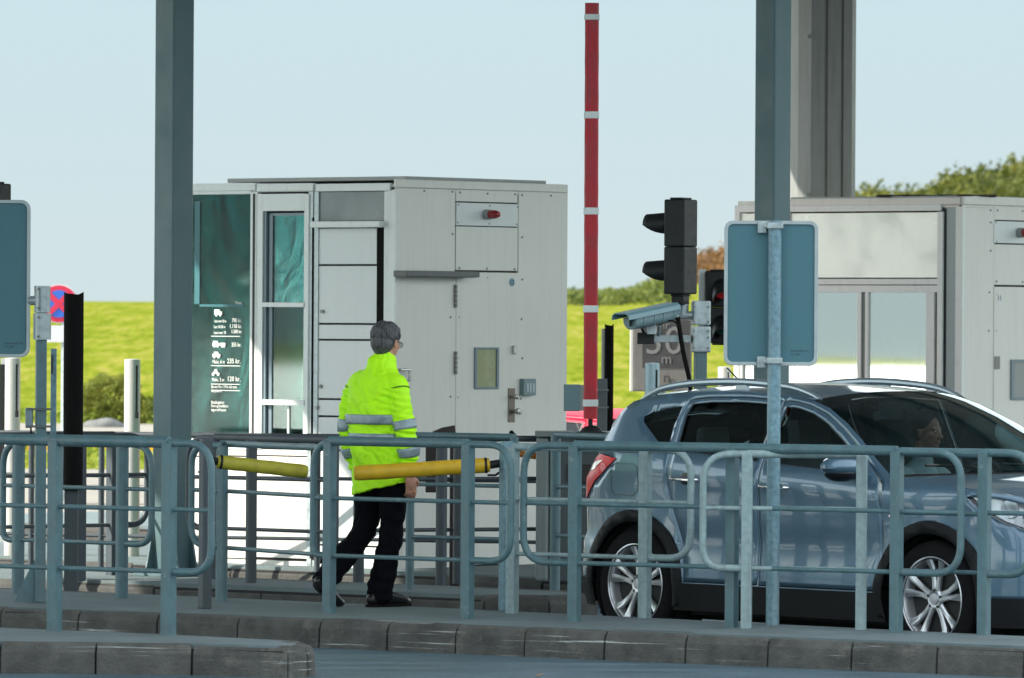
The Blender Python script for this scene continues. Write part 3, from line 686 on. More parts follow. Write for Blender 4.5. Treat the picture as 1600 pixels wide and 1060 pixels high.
rivets_r(B, [(662, 298.7), (706, 300), (706, 366), (718, 301), (761, 303), (804, 304), (715, 320), (764, 322), (807, 324), (714, 348), (763, 350), (806, 351), (717, 419), (760, 420), (803, 421), (815, 305), (860, 306), (815, 371), (815, 437), (814, 499), (815, 560), (813, 623), (716, 496), (716, 560), (714, 621), (703, 496), (703, 620), (760, 434)], B.t)
# roof: cap and lifted sheet
mb = MB(); mb.ab((.0, .0, H-.005), (W, Ln, H+.045)); B.bl(mb, white_p, 'roof_cap')
mb = MB(); mb.ab((.18, .06, H+.075), (W-.16, Ln-.5, H+.105)); mb.ab((.3, .2, H+.045), (.34, .24, H+.075)); mb.ab((W-.34, .2, H+.045), (W-.30, .24, H+.075)); mb.ab((W-.34, 1.9, H+.045), (W-.30, 1.94, H+.075)); mb.ab((.3, 1.9, H+.045), (.34, 1.94, H+.075))
B.bl(mb, roof_m, 'roof_sheet', bevel=.004)
B1_ = B
# ---- the farther booth
B = Booth('white toll booth numbered 11, with broad sliding windows, rising behind the car', 1503, 51.0, 'toll booths on the lane islands')
H = B.Rr(1503, 323)[1]; W = 1.95; Ln = B.L(1152, 500)[0]
core = MB(); core.ab((.04, .04, 0), (W-.01, .07, H)); core.ab((W-.05, .07, 0), (W-.01, Ln, H)); core.ab((.04, .07, 0), (W-.05, Ln-.04, .05)); core.ab((.04, Ln-.04, 0), (W-.05, Ln, H))
B.bl(core, mat('pale_interior', (.45, .47, .42), .8, var=.1, vscale=3), 'inner_wall')
fm_ = mat('frosted_panel', (.84, .90, .78), .18, var=.04, vscale=2.2); fm_.node_tree.nodes['Principled BSDF'].inputs['IOR'].default_value = 2.1
tp = B.bl(B.lb(MB(), 1236, 333, 1466, 434, .0, .012), fm_, 'top_pane')
f = MB(); B.lb(f, 1150, 320, 1472, 331, .02, .03); B.lb(f, 1150, 331, 1156, 640, .02, .03); B.lb(f, 1467, 331, 1472, 889, .02, .03); B.lb(f, 1156, 436, 1467, 445, .02, .03); B.lb(f, 1228, 331, 1235, 436, .02, .03)
B.bl(f, white_t, 'lane_frame', bevel=.003)
B.bl(B.lb(MB(), 1157, 334, 1228, 434, .0, .012), mat('frosted_panel', (.5, .5, .5)), 'side_pane')
wn = MB()
for r_ in ((1156, 446, 1467, 457), (1156, 457, 1161, 620), (1341, 457, 1346, 620), (1353, 457, 1357, 620), (1448, 457, 1460, 620), (1156, 620, 1467, 632)): B.lb(wn, *r_, .012, .03)
wn_ = B.bl(wn, white_t, 'window', bevel=.003); B.bl(B.lb(MB(), 1346.5, 459, 1353, 620, .002, .02), mat('green_grey_frame', (.08, .11, .10), .4), 'frame', wn_)
B.bl(B.lb(MB(), 1161, 457, 1341, 620, -.012, .006), pane_m, 'pane', wn_); B.bl(B.lb(MB(), 1357, 457, 1448, 620, -.006, .006), pane_m, 'pane', wn_)
B.bl(B.lb(MB(), 1472, 326, 1476, 889, .002, .02), seam_m, 'corner_seal'); B.bl(B.lb(MB(), 1477, 324, 1494, 889, .0, .03), mat('grey_corner', (.30, .36, .36), .4, var=.05), 'corner_panel')
B.bl(B.lb(MB(), 1495, 323, 1502.5, 889, .014, .03), white_t, 'corner_trim')
B.bl(B.lb(MB(), 1156, 634, 1467, 889, .0, .03), white_p, 'lower_panel')
mb = MB(); # shelf and lamp bracket seen through the right pane
y, z = B.L(1393, 470); mb.tube([(.25, y, z+.0), (.25, y-.1, z-.10), (.25, y-.1, z-.7)], .018, 8); y2, z2 = B.L(1378, 458); mb.tube([(.25, y2, z2+.02), (.25, y-.1, z-.18)], .012, 8)
B.bl(mb, mat('green_bracket', (.06, .14, .10), .5), 'lamp_bracket')
mb = MB(); B.lb(mb, 1291, 457, 1300, 620, -.35, .04); B.lb(mb, 1322, 460, 1334, 580, -.5, .04); B.bl(mb, white_t, 'interior_post')
pn = MB()
for r_ in ((1504, 325, 1550, 889), (1552, 325, 1648, 345), (1552, 383, 1648, 446), (1650, 327, 1760, 889)): B.rb(pn, *r_, .004, .03)
B.bl(pn, white_p, 'wall_panel', bevel=.002)
B.bl(B.rb(MB(), 1552, 347, 1648, 381, .009, .03), white_l, 'lamp_panel', bevel=.002)
B.bl(B.rb(MB(), 1504, 325, 1760, 889, -.014, .02), seam_m, 'seam_backing')
dr = B.bl(B.rb(MB(), 1552, 449, 1647, 880, .010, .03), white_p, 'door', bevel=.003)
x, z = B.Rr(1590, 364); mb = MB(); mb.tube([(x, -.01, z), (x, -.06, z)], .04, 20); lg = B.bl(mb, lamp_grey, 'warning_lamp')
mb = MB(); mb.lathe([(.035, 0), (.036, .03), (.03, .06), (.02, .085), (0, .095)], (0, 0, 0), 'Y', 20); mb.b.transform(Matrix.Translation((x, -.06, z)) @ Matrix.Diagonal((1, -1, 1, 1))); mb.build('red_lens', lamp_red, lg, local=True, smooth=True)
text('door_number', '11', .062, mat('blue_ink', (.02, .09, .25), .5), dr, onR(B, 1560, 470, .0115), 'CENTER')
B.bl(B.rb(MB(), 1552, 557, 1560, 577, .016, .01), bolt_m, 'lock_plate', dr)
f = MB()
for r_ in ((1577, 562, 1581, 625), (1581, 562, 1640, 566), (1636, 566, 1640, 625), (1581, 621, 1640, 625)): B.rb(f, *r_, .024, .02)
dw = B.bl(f, frame_g, 'door_window', dr); B.bl(B.rb(MB(), 1581, 566, 1636, 621, .014, .01), mat('grey_pane', (.28, .30, .30), .2), 'pane', dw)
B.bl(B.rb(MB(), 1503, 311, 1762, 323.5, .022, .03), white_p, 'top_trim', bevel=.004)
B.bl(B.lb(MB(), 1234, 310, 1503, 321, .024, .03), white_p, 'top_trim', bevel=.004)
rivets_r(B, [(x, 326) for x in (1160, 1270, 1302, 1333, 1365, 1397, 1430, 1463)]+[(x, 440) for x in (1297, 1329, 1361, 1393, 1425, 1458)], B.t, 'rivet', 'L')
rivets_r(B, [(1547, 329), (1547, 348), (1558, 329), (1555, 348), (1597, 330), (1556, 378), (1556, 440), (1597, 441), (1547, 392), (1545, 457), (1544, 517), (1556, 460), (1555, 517)], B.t)
mb = MB(); mb.ab((.0, .0, H-.005), (W, Ln-.0, H+.06)); B.bl(mb, white_p, 'roof_cap')
mb = MB(); mb.ab((-.01, -.01, H+.064), (W+.02, Ln-.55, H+.088)); B.bl(mb, roof_m, 'roof_sheet', bevel=.004)
rnd = random.Random(3); mb = MB()
for k in range(26): mb.ball((rnd.uniform(.0, .5), rnd.uniform(.0, .9), H+.092), (rnd.uniform(.04, .12), rnd.uniform(.04, .12), rnd.uniform(.006, .016)), 8)
B.bl(mb, mat('roof_litter', (.05, .035, .02), .95, bump=.6), 'roof_litter')

# ------------------------------------------------------------------ signs, poles, signal heads
def rrect(cx, cz, w_, h_, r, n=6):
    out = []
    for sx, sz, a0 in ((1, 1, 0), (-1, 1, 90), (-1, -1, 180), (1, -1, 270)):
        for k in range(n+1):
            a = R(a0+90*k/n); out.append((cx+sx*(w_/2-r)+math.cos(a)*r, cz+sz*(h_/2-r)+math.sin(a)*r))
    return out
def signpanel(t, c, w_, h_, yaw, txt=None, r=.05):
    Q = yawM(yaw); to = lambda a, z, d: c+Q @ Vector((a, -d, z))
    o = rrect(0, 0, w_, h_, r); i = rrect(0, 0, w_-.044, h_-.044, r-.018)
    mb = MB(); N = len(o)
    prof = [(o, 0), (o, .020), (i, .020), (i, .006)]
    rs = [[to(a, z, d) for a, z in pts] for pts, d in prof]; mb.rings(rs, cap=False); mb.build('rim', sign_rim, t, bevel=.003)
    MB().extr([to(a, z, -.002) for a, z in rrect(0, 0, w_-.03, h_-.03, r-.012)], Q @ Vector((0, -.009, 0))).build('sheet', sign_back, t)
    if txt:
        for k, (s, sz) in enumerate(txt):
            p = to(w_/2-.16, -h_/2+.085-k*.022, .0075)
            M = Matrix.Translation(p) @ Q.to_4x4() @ Matrix.Rotation(R(90), 4, 'X')
            text('maker_print', s, sz, ink, t, M, local=False)
# big sign seen from behind
pb = gp(1207, 977)
t = thing('sign_post', 'big blank sign seen from behind on a mottled galvanised tube, before the car', 'sign', pb, 0, 'signs seen from behind')
zt = P(1212, 345, pb.y).z
MB().tube([pb, pb+Vector((0, 0, zt-IS))], .0405, 20).build('pole', galv_blue, t, smooth=True)
c = P(1204.5, 458.5, pb.y+.065)
signpanel(t, c, .562, .868, 0, [('SIGNALSKILT AS', .014), ('05  2007', .016)])
for py in (353, 564):
    z = P(1207, py, pb.y).z; x = pb.x
    mb = MB(); mb.box((x, pb.y+.0, z), (.098, .10, .038)); mb.box((x-.075, pb.y+.03, z-.01), (.055, .03, .07)); mb.build('clamp', galv, t, bevel=.006)
    mb = MB(); mb.tube([(x-.055, pb.y-.0, z), (x-.055, pb.y-.03, z)], .009, 8); mb.build('bolt', steel, t, smooth=True)
# left pole with sign, signal and box
pl = gp(62, 941); D = pl.y
t = thing('signal_pole', 'square blue-grey pole at far left with clamps and a small strapped box', 'pole', pl, 0, 'square signal poles')
zt = P(66, 446, D).z
MB().box(pl+Vector((0, 0, (zt-.02-IS)/2)), (.066, .066, zt-.02-IS), yawM(R(12))).build('shaft', rail_m, t, bevel=.006)
mb = MB(); zc0, zc1, zc2 = P(66, 447, D).z, P(66, 489, D).z, P(66, 531, D).z; tx = P(66, 480, D).x
mb = MB(); mb.tube([(tx, D, zc1+.002), (tx, D, zc0)], .052, 18); mb.tube([(tx-.0, D, zc2), (tx, D, zc1-.003)], .057, 18); mb.build('clamp', galv, t, smooth=True)
mb = MB()
for z in (zc0-.02, zc1+.03, zc1-.03, zc2+.02): mb.tube([(tx-.02, D-.05, z), (tx-.02, D-.07, z)], .008, 8)
mb.tube([(tx-.012, D-.056, zc0-.01), (tx-.012, D-.056, zc1+.01)], .004, 6)
mb.build('bolt', bolt_m, t)
mb = MB(); a = P(44, 470, D); b2 = P(60, 470, D); mb.tube([a, b2], .03, 12); mb.build('arm', galv, t, smooth=True)
mb = MB(); q = P(46, 653, D); mb.box(q+Vector((0, -.02, 0)), (.045, .07, .13)); bx = mb.build('control_box', frame_g, t, bevel=.006)
mb = MB(); q2 = P(62, 653, D)
for dz in (.055, -.055): mb.tube([P(43, 653, D)+Vector((0, -.058, dz)), P(82, 653, D)+Vector((0, -.05, dz))], .0075, 6); 
mb.build('strap', steel, t)
mb = MB(); q = P(48, 666, D); mb.tube([q, q+Vector((.006, -.02, -.06)), q+Vector((.03, -.03, -.12))], .006, 6); mb.build('cable', rubber, t)
mb = MB(); f3 = lambda px, py: gp(px, py)
mb.extr([pl+Vector((-.035, 0, 0)), pl+Vector((-.16, 0, 0)), pl+Vector((-.11, 0, .12)), pl+Vector((-.035, 0, .27))], (0, .008, 0)); mb.build('gusset', rail_m, t)
t = thing('road_sign', 'large blank sign seen from behind at the left edge, held by the square pole', 'sign', P(-14, 435, D-.03), 0, 'signs seen from behind')
signpanel(t, P(-26, 435.5, D), .60, 1.005, 0, [('SIGNALSKILT AS', .016), ('05  2007', .017)], r=.06)
mb = MB(); mb.box(P(-26, 330, D)+Vector((0, .03, 0)), (.25, .03, .05)); mb.build('back_rib', galv, t)
# signal heads
def signal_head(label, c, w_, h_, dep, yaw, nl, red=False):
    t = thing('traffic_light', label, 'traffic light', c, yaw, 'traffic lights at the toll lanes')
    for k in range(nl):
        z0 = h_*k/nl
        MB().ab((-w_/2, -dep/2, z0+.0004), (w_/2, dep/2, z0+h_/nl-.0004)).build('housing', black_p, t, local=True, bevel=.011, seg=3)
        zc = z0+h_/nl*.5; r = w_*(.30 if red else .36)
        mb = MB(); rs = []
        L_ = .17
        for j in range(7):
            y = dep/2+L_*j/6; ring = []
            half = 165-75*(j/6)**1.5
            for i in range(17):
                a = R(90-half+2*half*i/16); ring.append(Vector((r*math.cos(a), y, zc+r*math.sin(a)-(.10 if red else .012)*j/6)))
            rs.append(ring)
        rv = [[mb.b.verts.new(p) for p in q] for q in rs]
        for a, b3 in zip(rv, rv[1:]):
            for i in range(16): mb.b.faces.new((a[i], a[i+1], b3[i+1], b3[i]))
        o = mb.build('visor', black_p, t, local=True, smooth=True); so_ = o.modifiers.new('s', 'SOLIDIFY'); so_.thickness = .005
        mm = (mat('red_lens_on', (.20, .006, .008), .3) if k == nl-1 else mat('green_lens', (.01, .10, .06), .2))
        if k == nl-1 and red:
            b4 = mm.node_tree.nodes['Principled BSDF']; b4.inputs['Emission Color'].default_value = (1, .03, .03, 1); b4.inputs['Emission Strength'].default_value = .03
        mb = MB(); mb.lathe([(0, .012), (r*.5, .009), (r*.9, 0)], (0, 0, 0), 'Y', 20); mb.b.transform(Matrix.Translation((0, dep/2+.002, zc))); mb.build('lens', mm, t, local=True, smooth=True)
    mb = MB(); mb.ab((-w_*.36, -dep*.3, h_), (w_*.36, dep*.3, h_+.012)); mb.ab((-w_*.28, -dep*.3, -.012), (w_*.28, dep*.3, 0)); mb.build('end_cap', black_p, t, local=True, bevel=.004)
    return t
D2 = 42.0
c = P(1063, 460, D2)
th = signal_head('black two-lamp traffic light seen from behind, above the security camera', c, .20, (460-312)/(F/D2), .15, R(62), 2)
mb = MB(); mb.ab((-.045, -.045, -.07), (.045, .045, -.010)); mb.build('neck', black_p, th, local=True, bevel=.006)
c2 = P(-14, 445, D+.25)
signal_head('dark traffic light top rising above the blank sign at the left edge', c2, .21, (445-286)/(F/D), .17, R(62), 2)
c3 = P(1130, 535, 47.5); c3 = P(1128, 537, 47.5)
signal_head('black traffic light facing us, its red lamp half hidden by the big sign', c3, .26, (537-424)/(F/47.5), .14, R(180), 2, red=True)
t = thing('signal_mast', 'slim pale mast of the traffic light half hidden by the big sign', 'pole', P(1098, 600, 47.6), 0)
a = P(1097.5, 421, 47.6); MB().ab((a.x-.028, 47.55, IS), (a.x+.030, 47.61, a.z)).build('shaft', white_l, t, bevel=.004)
mb = MB(); mb.ab((a.x+.03, 47.56, a.z-.10), (a.x+.06, 47.58, a.z-.06)); mb.build('bracket', black_p, t)
# pole holding signal and camera
pc = P(1094, 600, D2); pc.z = IS
t = thing('signal_pole', 'square grey pole with galvanised clamps between the camera and the big sign', 'pole', pc, 0, 'square signal poles')
z0, z1, z2 = P(1094, 470, D2).z, P(1094, 510, D2).z, P(1094, 551, D2).z
MB().box(pc+Vector((0, 0, (z1-IS)/2)), (.075, .075, z1-IS), yawM(R(12))).build('shaft', pillar_m, t, bevel=.006)
x = P(1095, 510, D2).x
mb = MB(); mb.box((x, D2, (z0+z1)/2+.002), (.115, .115, z0-z1-.006), yawM(R(8))); mb.box((x, D2, (z1+z2)/2), (.118, .118, z1-z2), yawM(R(8))); mb.build('clamp', galv, t, bevel=.012)
mb = MB()
for z in (z0-.04, z1+.03, z1-.03, z2+.10, z2+.03):
    for s in (-.048, .048): mb.tube([(x+s, D2-.055, z), (x+s, D2-.07, z)], .007, 6)
mb.build('bolt', bolt_m, t)
mb = MB(); mb.tube([P(1082, 493, D2), P(1061, 493, D2)], .028, 12); mb.tube([P(1068, 493, D2), P(1068, 475, D2)], .034, 14); mb.build('arm', galv, t, smooth=True)
mb = MB(); mb.ab(P(1014, 523.5, D2-.0)+Vector((0, -.03, 0)), P(1080, 535.5, D2)+Vector((0, .03, 0))); mb.build('bracket_bar', galv, t, bevel=.004)
# security camera
a = P(984, 502, D2-.35); b2 = P(1054, 487, D2-.02)
t = thing('security_camera', 'grey security camera under a long sloping sun hood, pointing left', 'security camera', P(1028, 522, D2), 0)
d = (b2-a).normalized(); up = Vector((0, 0, 1)); sd = d.cross(up).normalized(); upn = sd.cross(d).normalized()
L_ = (b2-a).length
mb = MB(); rs = []
prof = [(.058*math.cos(R(k)), .058*math.sin(R(k))) for k in range(180, 361, 15)]+[(.058, .02), (-.058, .02)]
for s in (0, L_): rs.append([a+d*s+sd*p[0]+upn*p[1] for p in prof])
hs = mb.rings(rs).build('housing', cam_m, t, smooth=True, bevel=.004)
mb = MB()
for s in (.18, .42, .62, .85):
    mb.rings([[a+d*(L_*s+o)+sd*p[0]*1.06+upn*p[1]*1.06 for p in prof] for o in (-.008, .008)])
mb.build('housing_band', cam_m, hs)
mb = MB(); a2 = a-d*.09+upn*.03; pr2 = [(-.078, -.012), (-.072, .018), (-.05, .034), (.05, .034), (.072, .018), (.078, -.012), (.07, -.012), (.066, .014), (.047, .026), (-.047, .026), (-.066, .014), (-.07, -.012)]
mb.rings([[a2+d*s+sd*p[0]+upn*p[1] for p in pr2] for s in (0, L_+.07)]).build('sun_hood', mat('sun_hood', (.15, .26, .29), .4), t, bevel=.002)
mb = MB(); mb.box(a-d*.002+upn*-.01, (.004, .07, .05)); mb.build('front_glass', rubber, t)
mb = MB(); q = P(1018, 512, D2-.12); mb.box(q, (.06, .07, .09)); mb.tube([P(1006, 516, D2-.1), P(1003, 530, D2-.05)], .012, 8); mb.tube([P(1030, 508, D2-.1), P(1029, 524, D2-.02)], .014, 8); mb.build('mount', galv, t, bevel=.004)
mb = MB(); q = P(1004, 529, D2-.05); mb.box(q+Vector((.02, 0, -.0)), (.11, .09, .075)); mb.tube([P(1006, 520, D2-.1), P(1002, 512, D2-.12), P(1012, 509, D2-.12)], .010, 8); mb.build('mount_joint', black_p, t, bevel=.008)
mb = MB(); mb.tube(fillet([P(1030, 508, D2-.12), P(1045, 500, D2-.12), P(1058, 504, D2-.1), P(1062, 520, D2-.1)], .05), .006, 8)
mb.tube(fillet([P(1059, 496, D2-.08), P(1066, 545, D2-.06), P(1079, 600, D2-.05), P(1080, 640, D2)], .2), .015, 8); mb.build('cable', rubber, t, smooth=True)
mb = MB(); mb.tube([P(1056, 480, D2-.05), P(1056, 494, D2-.05)], .022, 10); mb.ball(P(1056, 494, D2-.06), .025, 10); mb.build('rear_joint', galv, t, smooth=True)
# far side thirty sign with dark letters board
D3 = 58.0; k3 = D3/F
c = P(1035, 553, D3); t = thing('distance_sign', 'shaded grey sign board reading 30 m, partly hidden by the camera bracket', 'sign', c, 0)
w3, h3 = 92*k3, 118*k3
MB().box(c, (w3, .05, h3)).build('board', mat('shaded_board', (.20, .19, .18), .6, var=.2, vscale=3), t, bevel=.012)  # shade of the backlit face put into the board's grey
mb = MB(); mb.box(c+Vector((-w3/2-.012, .0, 0)), (.03, .05, h3)); mb.build('painted_lit_edge', white_p, t, bevel=.006)  # white strip colours this edge as if sunlit
mb = MB(); mb.ab(P(1004, 500, D3)+Vector((0, -.031, 0)), P(1076, 575, D3)+Vector((0, -.026, 0))); mb.build('dark_field', mat('dark_field', (.065, .065, .068), .5, var=.25, vscale=4), t)
def face(px, py, dy=-.034, DD=D3): return Matrix.Translation(P(px, py, DD)+Vector((0, dy, 0))) @ Matrix.Rotation(R(90), 4, 'X')
pg = mat('pale_grey_print', (.24, .24, .24), .5)
text('lettering', '30', 62*k3, pg, t, face(1037, 553), 'CENTER', local=False, sx=1.0)
text('lettering', 'm', 22*k3, pg, t, face(1041, 568), 'CENTER', local=False)
text('lettering', 'n', 24*k3, mat('dark_field', (.06, .06, .06)), t, face(1042, 598), 'CENTER', local=False)
text('lettering', 'nr.', 18*k3, pg, t, face(1040, 514), 'CENTER', local=False)
mb = MB(); mb.tube([(c.x, D3+.06, 0), (c.x, D3+.06, c.z)], .04, 10); mb.build('pole', galv, t, smooth=True)
# no stopping disc
D4 = 70.0; k4 = D4/F; c = P(92, 475, D4)
t = thing('no_stopping_sign', 'round blue and red no stopping sign with a crossed disc at left', 'road sign', Vector((c.x, D4, 0)), 0)
r4 = 29*k4
def disc(c, r, y, m, name, par):
    mb = MB(); mb.lathe([(0, 0), (r, 0), (r, .006), (0, .006)], c+Vector((0, y, 0)), 'Y', 36); return mb.build(name, m, par)
disc(c, r4*1.05, 0, mat('sign_white', (.6, .6, .62), .5), 'backing', t); disc(c, r4, -.008, mat('sign_red', (.55, .02, .06), .45), 'red_disc', t); disc(c, r4*.74, -.016, mat('sign_blue', (.03, .12, .50), .45), 'blue_disc', t)
mb = MB()
for s in (45, -45): mb.box(c+Vector((0, -.020, 0)), (r4*1.62, .006 if s > 0 else .008, r4*.28), Matrix.Rotation(R(s), 3, 'Y'))
mb.build('red_cross', MATS['sign_red'], t)
mb = MB(); q = P(93, 522, D4); mb.box(q+Vector((0, -.01, 0)), (42*k4, .01, 26*k4)); mb.build('sub_plate', mat('sign_white', (.6, .6, .6)), t)
mb = MB(); mb.tube([(c.x+.06, D4+.03, 0), (c.x+.06, D4+.03, c.z+.1)], .035, 10); mb.build('pole', galv, t, smooth=True)

# bollards with a dark slot
boll_m = mat('white_bollard', (.55, .54, .50), .35, .2, var=.06)
def bollard(label, px, top, D, wpx, zb=0.0, m=boll_m, slot=True):
    x = P(px, top, D); h = x.z-zb; r = wpx/2*D/F
    t = thing('bollard', label, 'bollard', (x.x, D, zb), 0, 'slotted bollards around the lanes')
    mb = MB(); n = 28; v = []
    prof = [(r, -.02), (r, h-.02), (r*.96, h-.004), (0, h)]
    mb.lathe(prof, (x.x, D, zb), 'Z', n); mb.build('shaft', m, t, smooth=True)
    if slot:
        a = R(-52); q = Vector((x.x+math.cos(a)*r, D+math.sin(a)*r, zb))
        MB().ab(q+Vector((-.009, -.006, h-.05)), q+Vector((.006, .006, h-.42))).build('slot', seam_m, t)
        MB().box(q+Vector((0, -.004, h-.43)), (.028, .012, .05)).build('slot_end', seam_m, t, bevel=.006)
bollard('tall white bollard left of the square pillar', 207, 561, 49.0, 25)
bollard('pale bollard at the left edge beneath the blank sign', 20, 559, 49.0, 24)
bollard('blue-grey bollard before the grey 30 m sign board', 1019, 567, 45.5, 23, IS, mat('blue_grey_bollard', (.30, .42, .46), .35, .2))
bollard('short white bollard right of the grey sign board', 1065, 574, 60, 22)
bollard('white bollard seen between the big sign and the car roof', 1132, 573, 60, 20)
t = thing('slim_post', 'slim grey post directly behind the strapped box pole', 'post', (P(84, 545, 44).x, 44, IS), 0)
q = P(84, 545, 44); MB().box((q.x, 44, (q.z+IS)/2), (.038, .05, q.z-IS)).build('shaft', galv_blue, t, bevel=.003)
q2 = P(82, 556, 44); MB().box((q2.x, 43.97, q2.z-.06), (.010, .01, .13)).build('slot', seam_m, t)
# bright white post at left edge and post with horizontals behind
t = thing('sunlit_post', 'narrow sunlit white post at the left edge beside the pale bollard', 'post', (P(5, 560, 52).x, 52, 0), 0)
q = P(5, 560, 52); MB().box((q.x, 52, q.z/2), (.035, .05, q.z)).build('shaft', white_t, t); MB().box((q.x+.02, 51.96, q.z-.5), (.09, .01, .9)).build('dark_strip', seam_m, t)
# black padded posts
def pad_post(label, x0, x1, top, bot, D, strip=None):
    a = P((x0+x1)/2, top, D); b2 = P((x0+x1)/2, bot, D); r = (x1-x0)/2*D/F
    t = thing('padded_post', label, 'padded post', (a.x, D, IS), 0, 'black padded posts')
    mb = MB(); n = 18; rs = []
    steps = 14
    for k in range(steps+1):
        z = b2.z+(a.z-b2.z)*k/steps; ring = []
        for i in range(n):
            an = 2*math.pi*i/n; rr = r*(1+.02*noise.noise(Vector((an*2, z*3, x0))))
            ring.append(Vector((a.x+math.cos(an)*rr, D+math.sin(an)*rr*.9, z+(.012*math.cos(2*an) if k == steps else 0))))
        rs.append(ring)
    mb.rings(rs).build('padding', rubber, t, smooth=True, auto=50)
    mb = MB(); mb.ab((a.x-r*.85-(.03 if strip else 0), D+r*.2, IS if bot < 800 else IS), (a.x+r*.5, D+r*.9, a.z-.03)); mb.build('inner_post', strip or rail_dark, t)
pad_post('black padded post left of the tall white bollard', 100, 131, 459, 766, 42.6)
pad_post('black padded post right of the raised red barrier', 945, 959, 508, 686, 50.0, white_p)
# hooded card terminal
q = gp(690, 900); Dk = 45.2
t = thing('card_terminal', 'dark hooded card terminal standing low before the booth door', 'terminal', (P(690, 800, Dk).x, Dk, IS), 0)
def PD(px, py): return P(px, py, Dk)
dk = mat('terminal_black', (.022, .012, .012), .45, var=.3)
mb = MB(); mb.extr([PD(668, 684), PD(676, 675), PD(690, 669), PD(711, 665), PD(713, 695), PD(668, 695)], (0, .22, 0)); mb.build('hood', dk, t, bevel=.008)
mb = MB(); mb.ab(PD(703, 695), PD(719, 700)+Vector((0, .15, -1.02))); mb.build('column', dk, t, bevel=.008)
mb = MB(); mb.ab(PD(665, 697), PD(682, 770)+Vector((0, .15, 0))); mb.build('side_panel', dk, t, bevel=.008)
t = thing('fence_finial', 'small black knob standing on the far rail near the door foot', 'rail fitting', P(799, 690, 45.3), 0)
mb = MB(); q = P(799, 686, 45.3); mb.extr([q+Vector(v) for v in ((-.04, 0, 0), (.04, 0, 0), (.035, 0, .03), (.005, 0, .062), (-.012, 0, .055), (-.02, 0, .03))], (0, .04, 0)); mb.build('knob', rubber, t, bevel=.006)
# barrier: cabinet, arm
Db = 44.6
BAR = t = thing('toll_barrier', 'toll barrier with its red banded arm raised upright over a grey drive cabinet', 'barrier', (P(890, 800, Db).x, Db, IS), 0)
cabm = mat('cabinet_grey', (.17, .20, .20), .45, var=.08, streak=.3); cabd = mat('cabinet_dark', (.06, .075, .08), .45, var=.1)
q = P(836, 690, Db); q1 = P(958, 690, Db)
mb = MB(); c = Vector(((q.x+q1.x)/2, Db+.16, (P(890, 681, Db).z+IS)/2)); 
mb.ab((q.x+.01, Db, IS), (P(858, 690, Db).x, Db+.45, P(858, 684, Db).z)); mb.build('side', cabm, t, bevel=.02)
mb = MB(); mb.ab((P(858.5, 690, Db).x, Db+.012, IS), (q1.x, Db+.45, P(890, 684, Db).z)); bd = mb.build('front', cabd, t, bevel=.01)
mb = MB(); mb.ab((q.x, Db-.02, P(890, 683.5, Db).z), (q1.x+.02, Db+.46, P(890, 675, Db).z)); mb.build('lid', cabm, t, bevel=.008)
mb = MB(); mb.ab(P(886, 726, Db)+Vector((0, -.01, 0)), P(926, 755, Db)+Vector((0, .02, 0))); mb.build('flap', mat('terminal_black', (.02, .02, .02)), bd, bevel=.008)
Dr = 44.3; k5 = Dr/F
t = BAR
top = P(925, 5, Dr); bot = P(922.5, 655, Dr)
mb = MB(); ww = .098
def armz(px0, px1): pass
seg = 22
rs = []
for k in range(seg+1):
    f_ = k/seg; p = bot.lerp(top, f_); wv = ww*(1+.02*math.sin(k*2.7))*(.98+.0*f_)
    rs.append([p+Vector(v) for v in ((-wv/2, -.02, 0), (-wv/2+.012, -.032, 0), (wv/2-.012, -.032, 0), (wv/2, -.02, 0), (wv/2, .02, 0), (-wv/2, .02, 0))])
arm_ = mb.rings(rs).build('arm', red_m, t, smooth=True, auto=30)
for py, h_ in ((27, 9), (180, 11), (330, 11), (483, 11), (630, 11)):
    p = bot.lerp(top, (655-py)/650); mb = MB(); mb.box(p+Vector((0, -.006, 0)), (ww+.008, .062, h_*k5)); mb.build('reflective_band', band_m, arm_, bevel=.003)
mb = MB(); mb.ab(P(919, 655, Dr)+Vector((0, -.015, 0)), P(926, 690, Dr)+Vector((0, .015, 0))); mb.build('arm_root', black_p, arm_)
mb = MB(); mb.ab(P(899, 675, Dr)+Vector((0, -.05, 0)), P(948, 692, Dr)+Vector((0, .12, 0))); mb.ball(P(924, 676, Dr), (.08, .06, .05), 14); mb.build('pivot', black_p, t, bevel=.012)
t = thing('grey_box', 'small blue-grey equipment box hanging left of the red barrier foot', 'equipment box', P(896, 640, 45.6), 0)
q = P(881, 601, 45.6); q1 = P(906, 643, 45.6); mb = MB(); mb.ab(q, q1+Vector((0, .12, 0))); mb.build('box', mat('box_grey', (.14, .23, .25), .5, var=.06), t, bevel=.004)
mb = MB(); mb.ab(P(906.3, 602, 45.6), P(912, 642, 45.6)+Vector((0, .12, 0))); mb.build('side', mat('box_side', (.24, .26, .25), .5), t)
mb = MB(); mb.ab(P(912, 606, 45.6)+Vector((0, .04, 0)), P(934, 612, 45.6)+Vector((0, .07, 0))); mb.build('bracket', galv, t)
t = thing('duct_post', 'dark grey ducted post behind the foot of the red barrier', 'post', (P(941, 690, 45.8).x, 45.8, IS), 0)
q = P(933, 592, 45.8); q1 = P(949, 592, 45.8); MB().ab((q.x, 45.8, IS), (q1.x, 45.9, q.z)).build('duct', mat('duct_grey', (.09, .11, .115), .5, var=.1), t, bevel=.006)
mb = MB()
for py in (610, 637): mb.ab(P(932, py-1.2, 45.79), P(951, py+1.2, 45.79)+Vector((0, .13, 0)))
mb.build('strap', bolt_m, t)
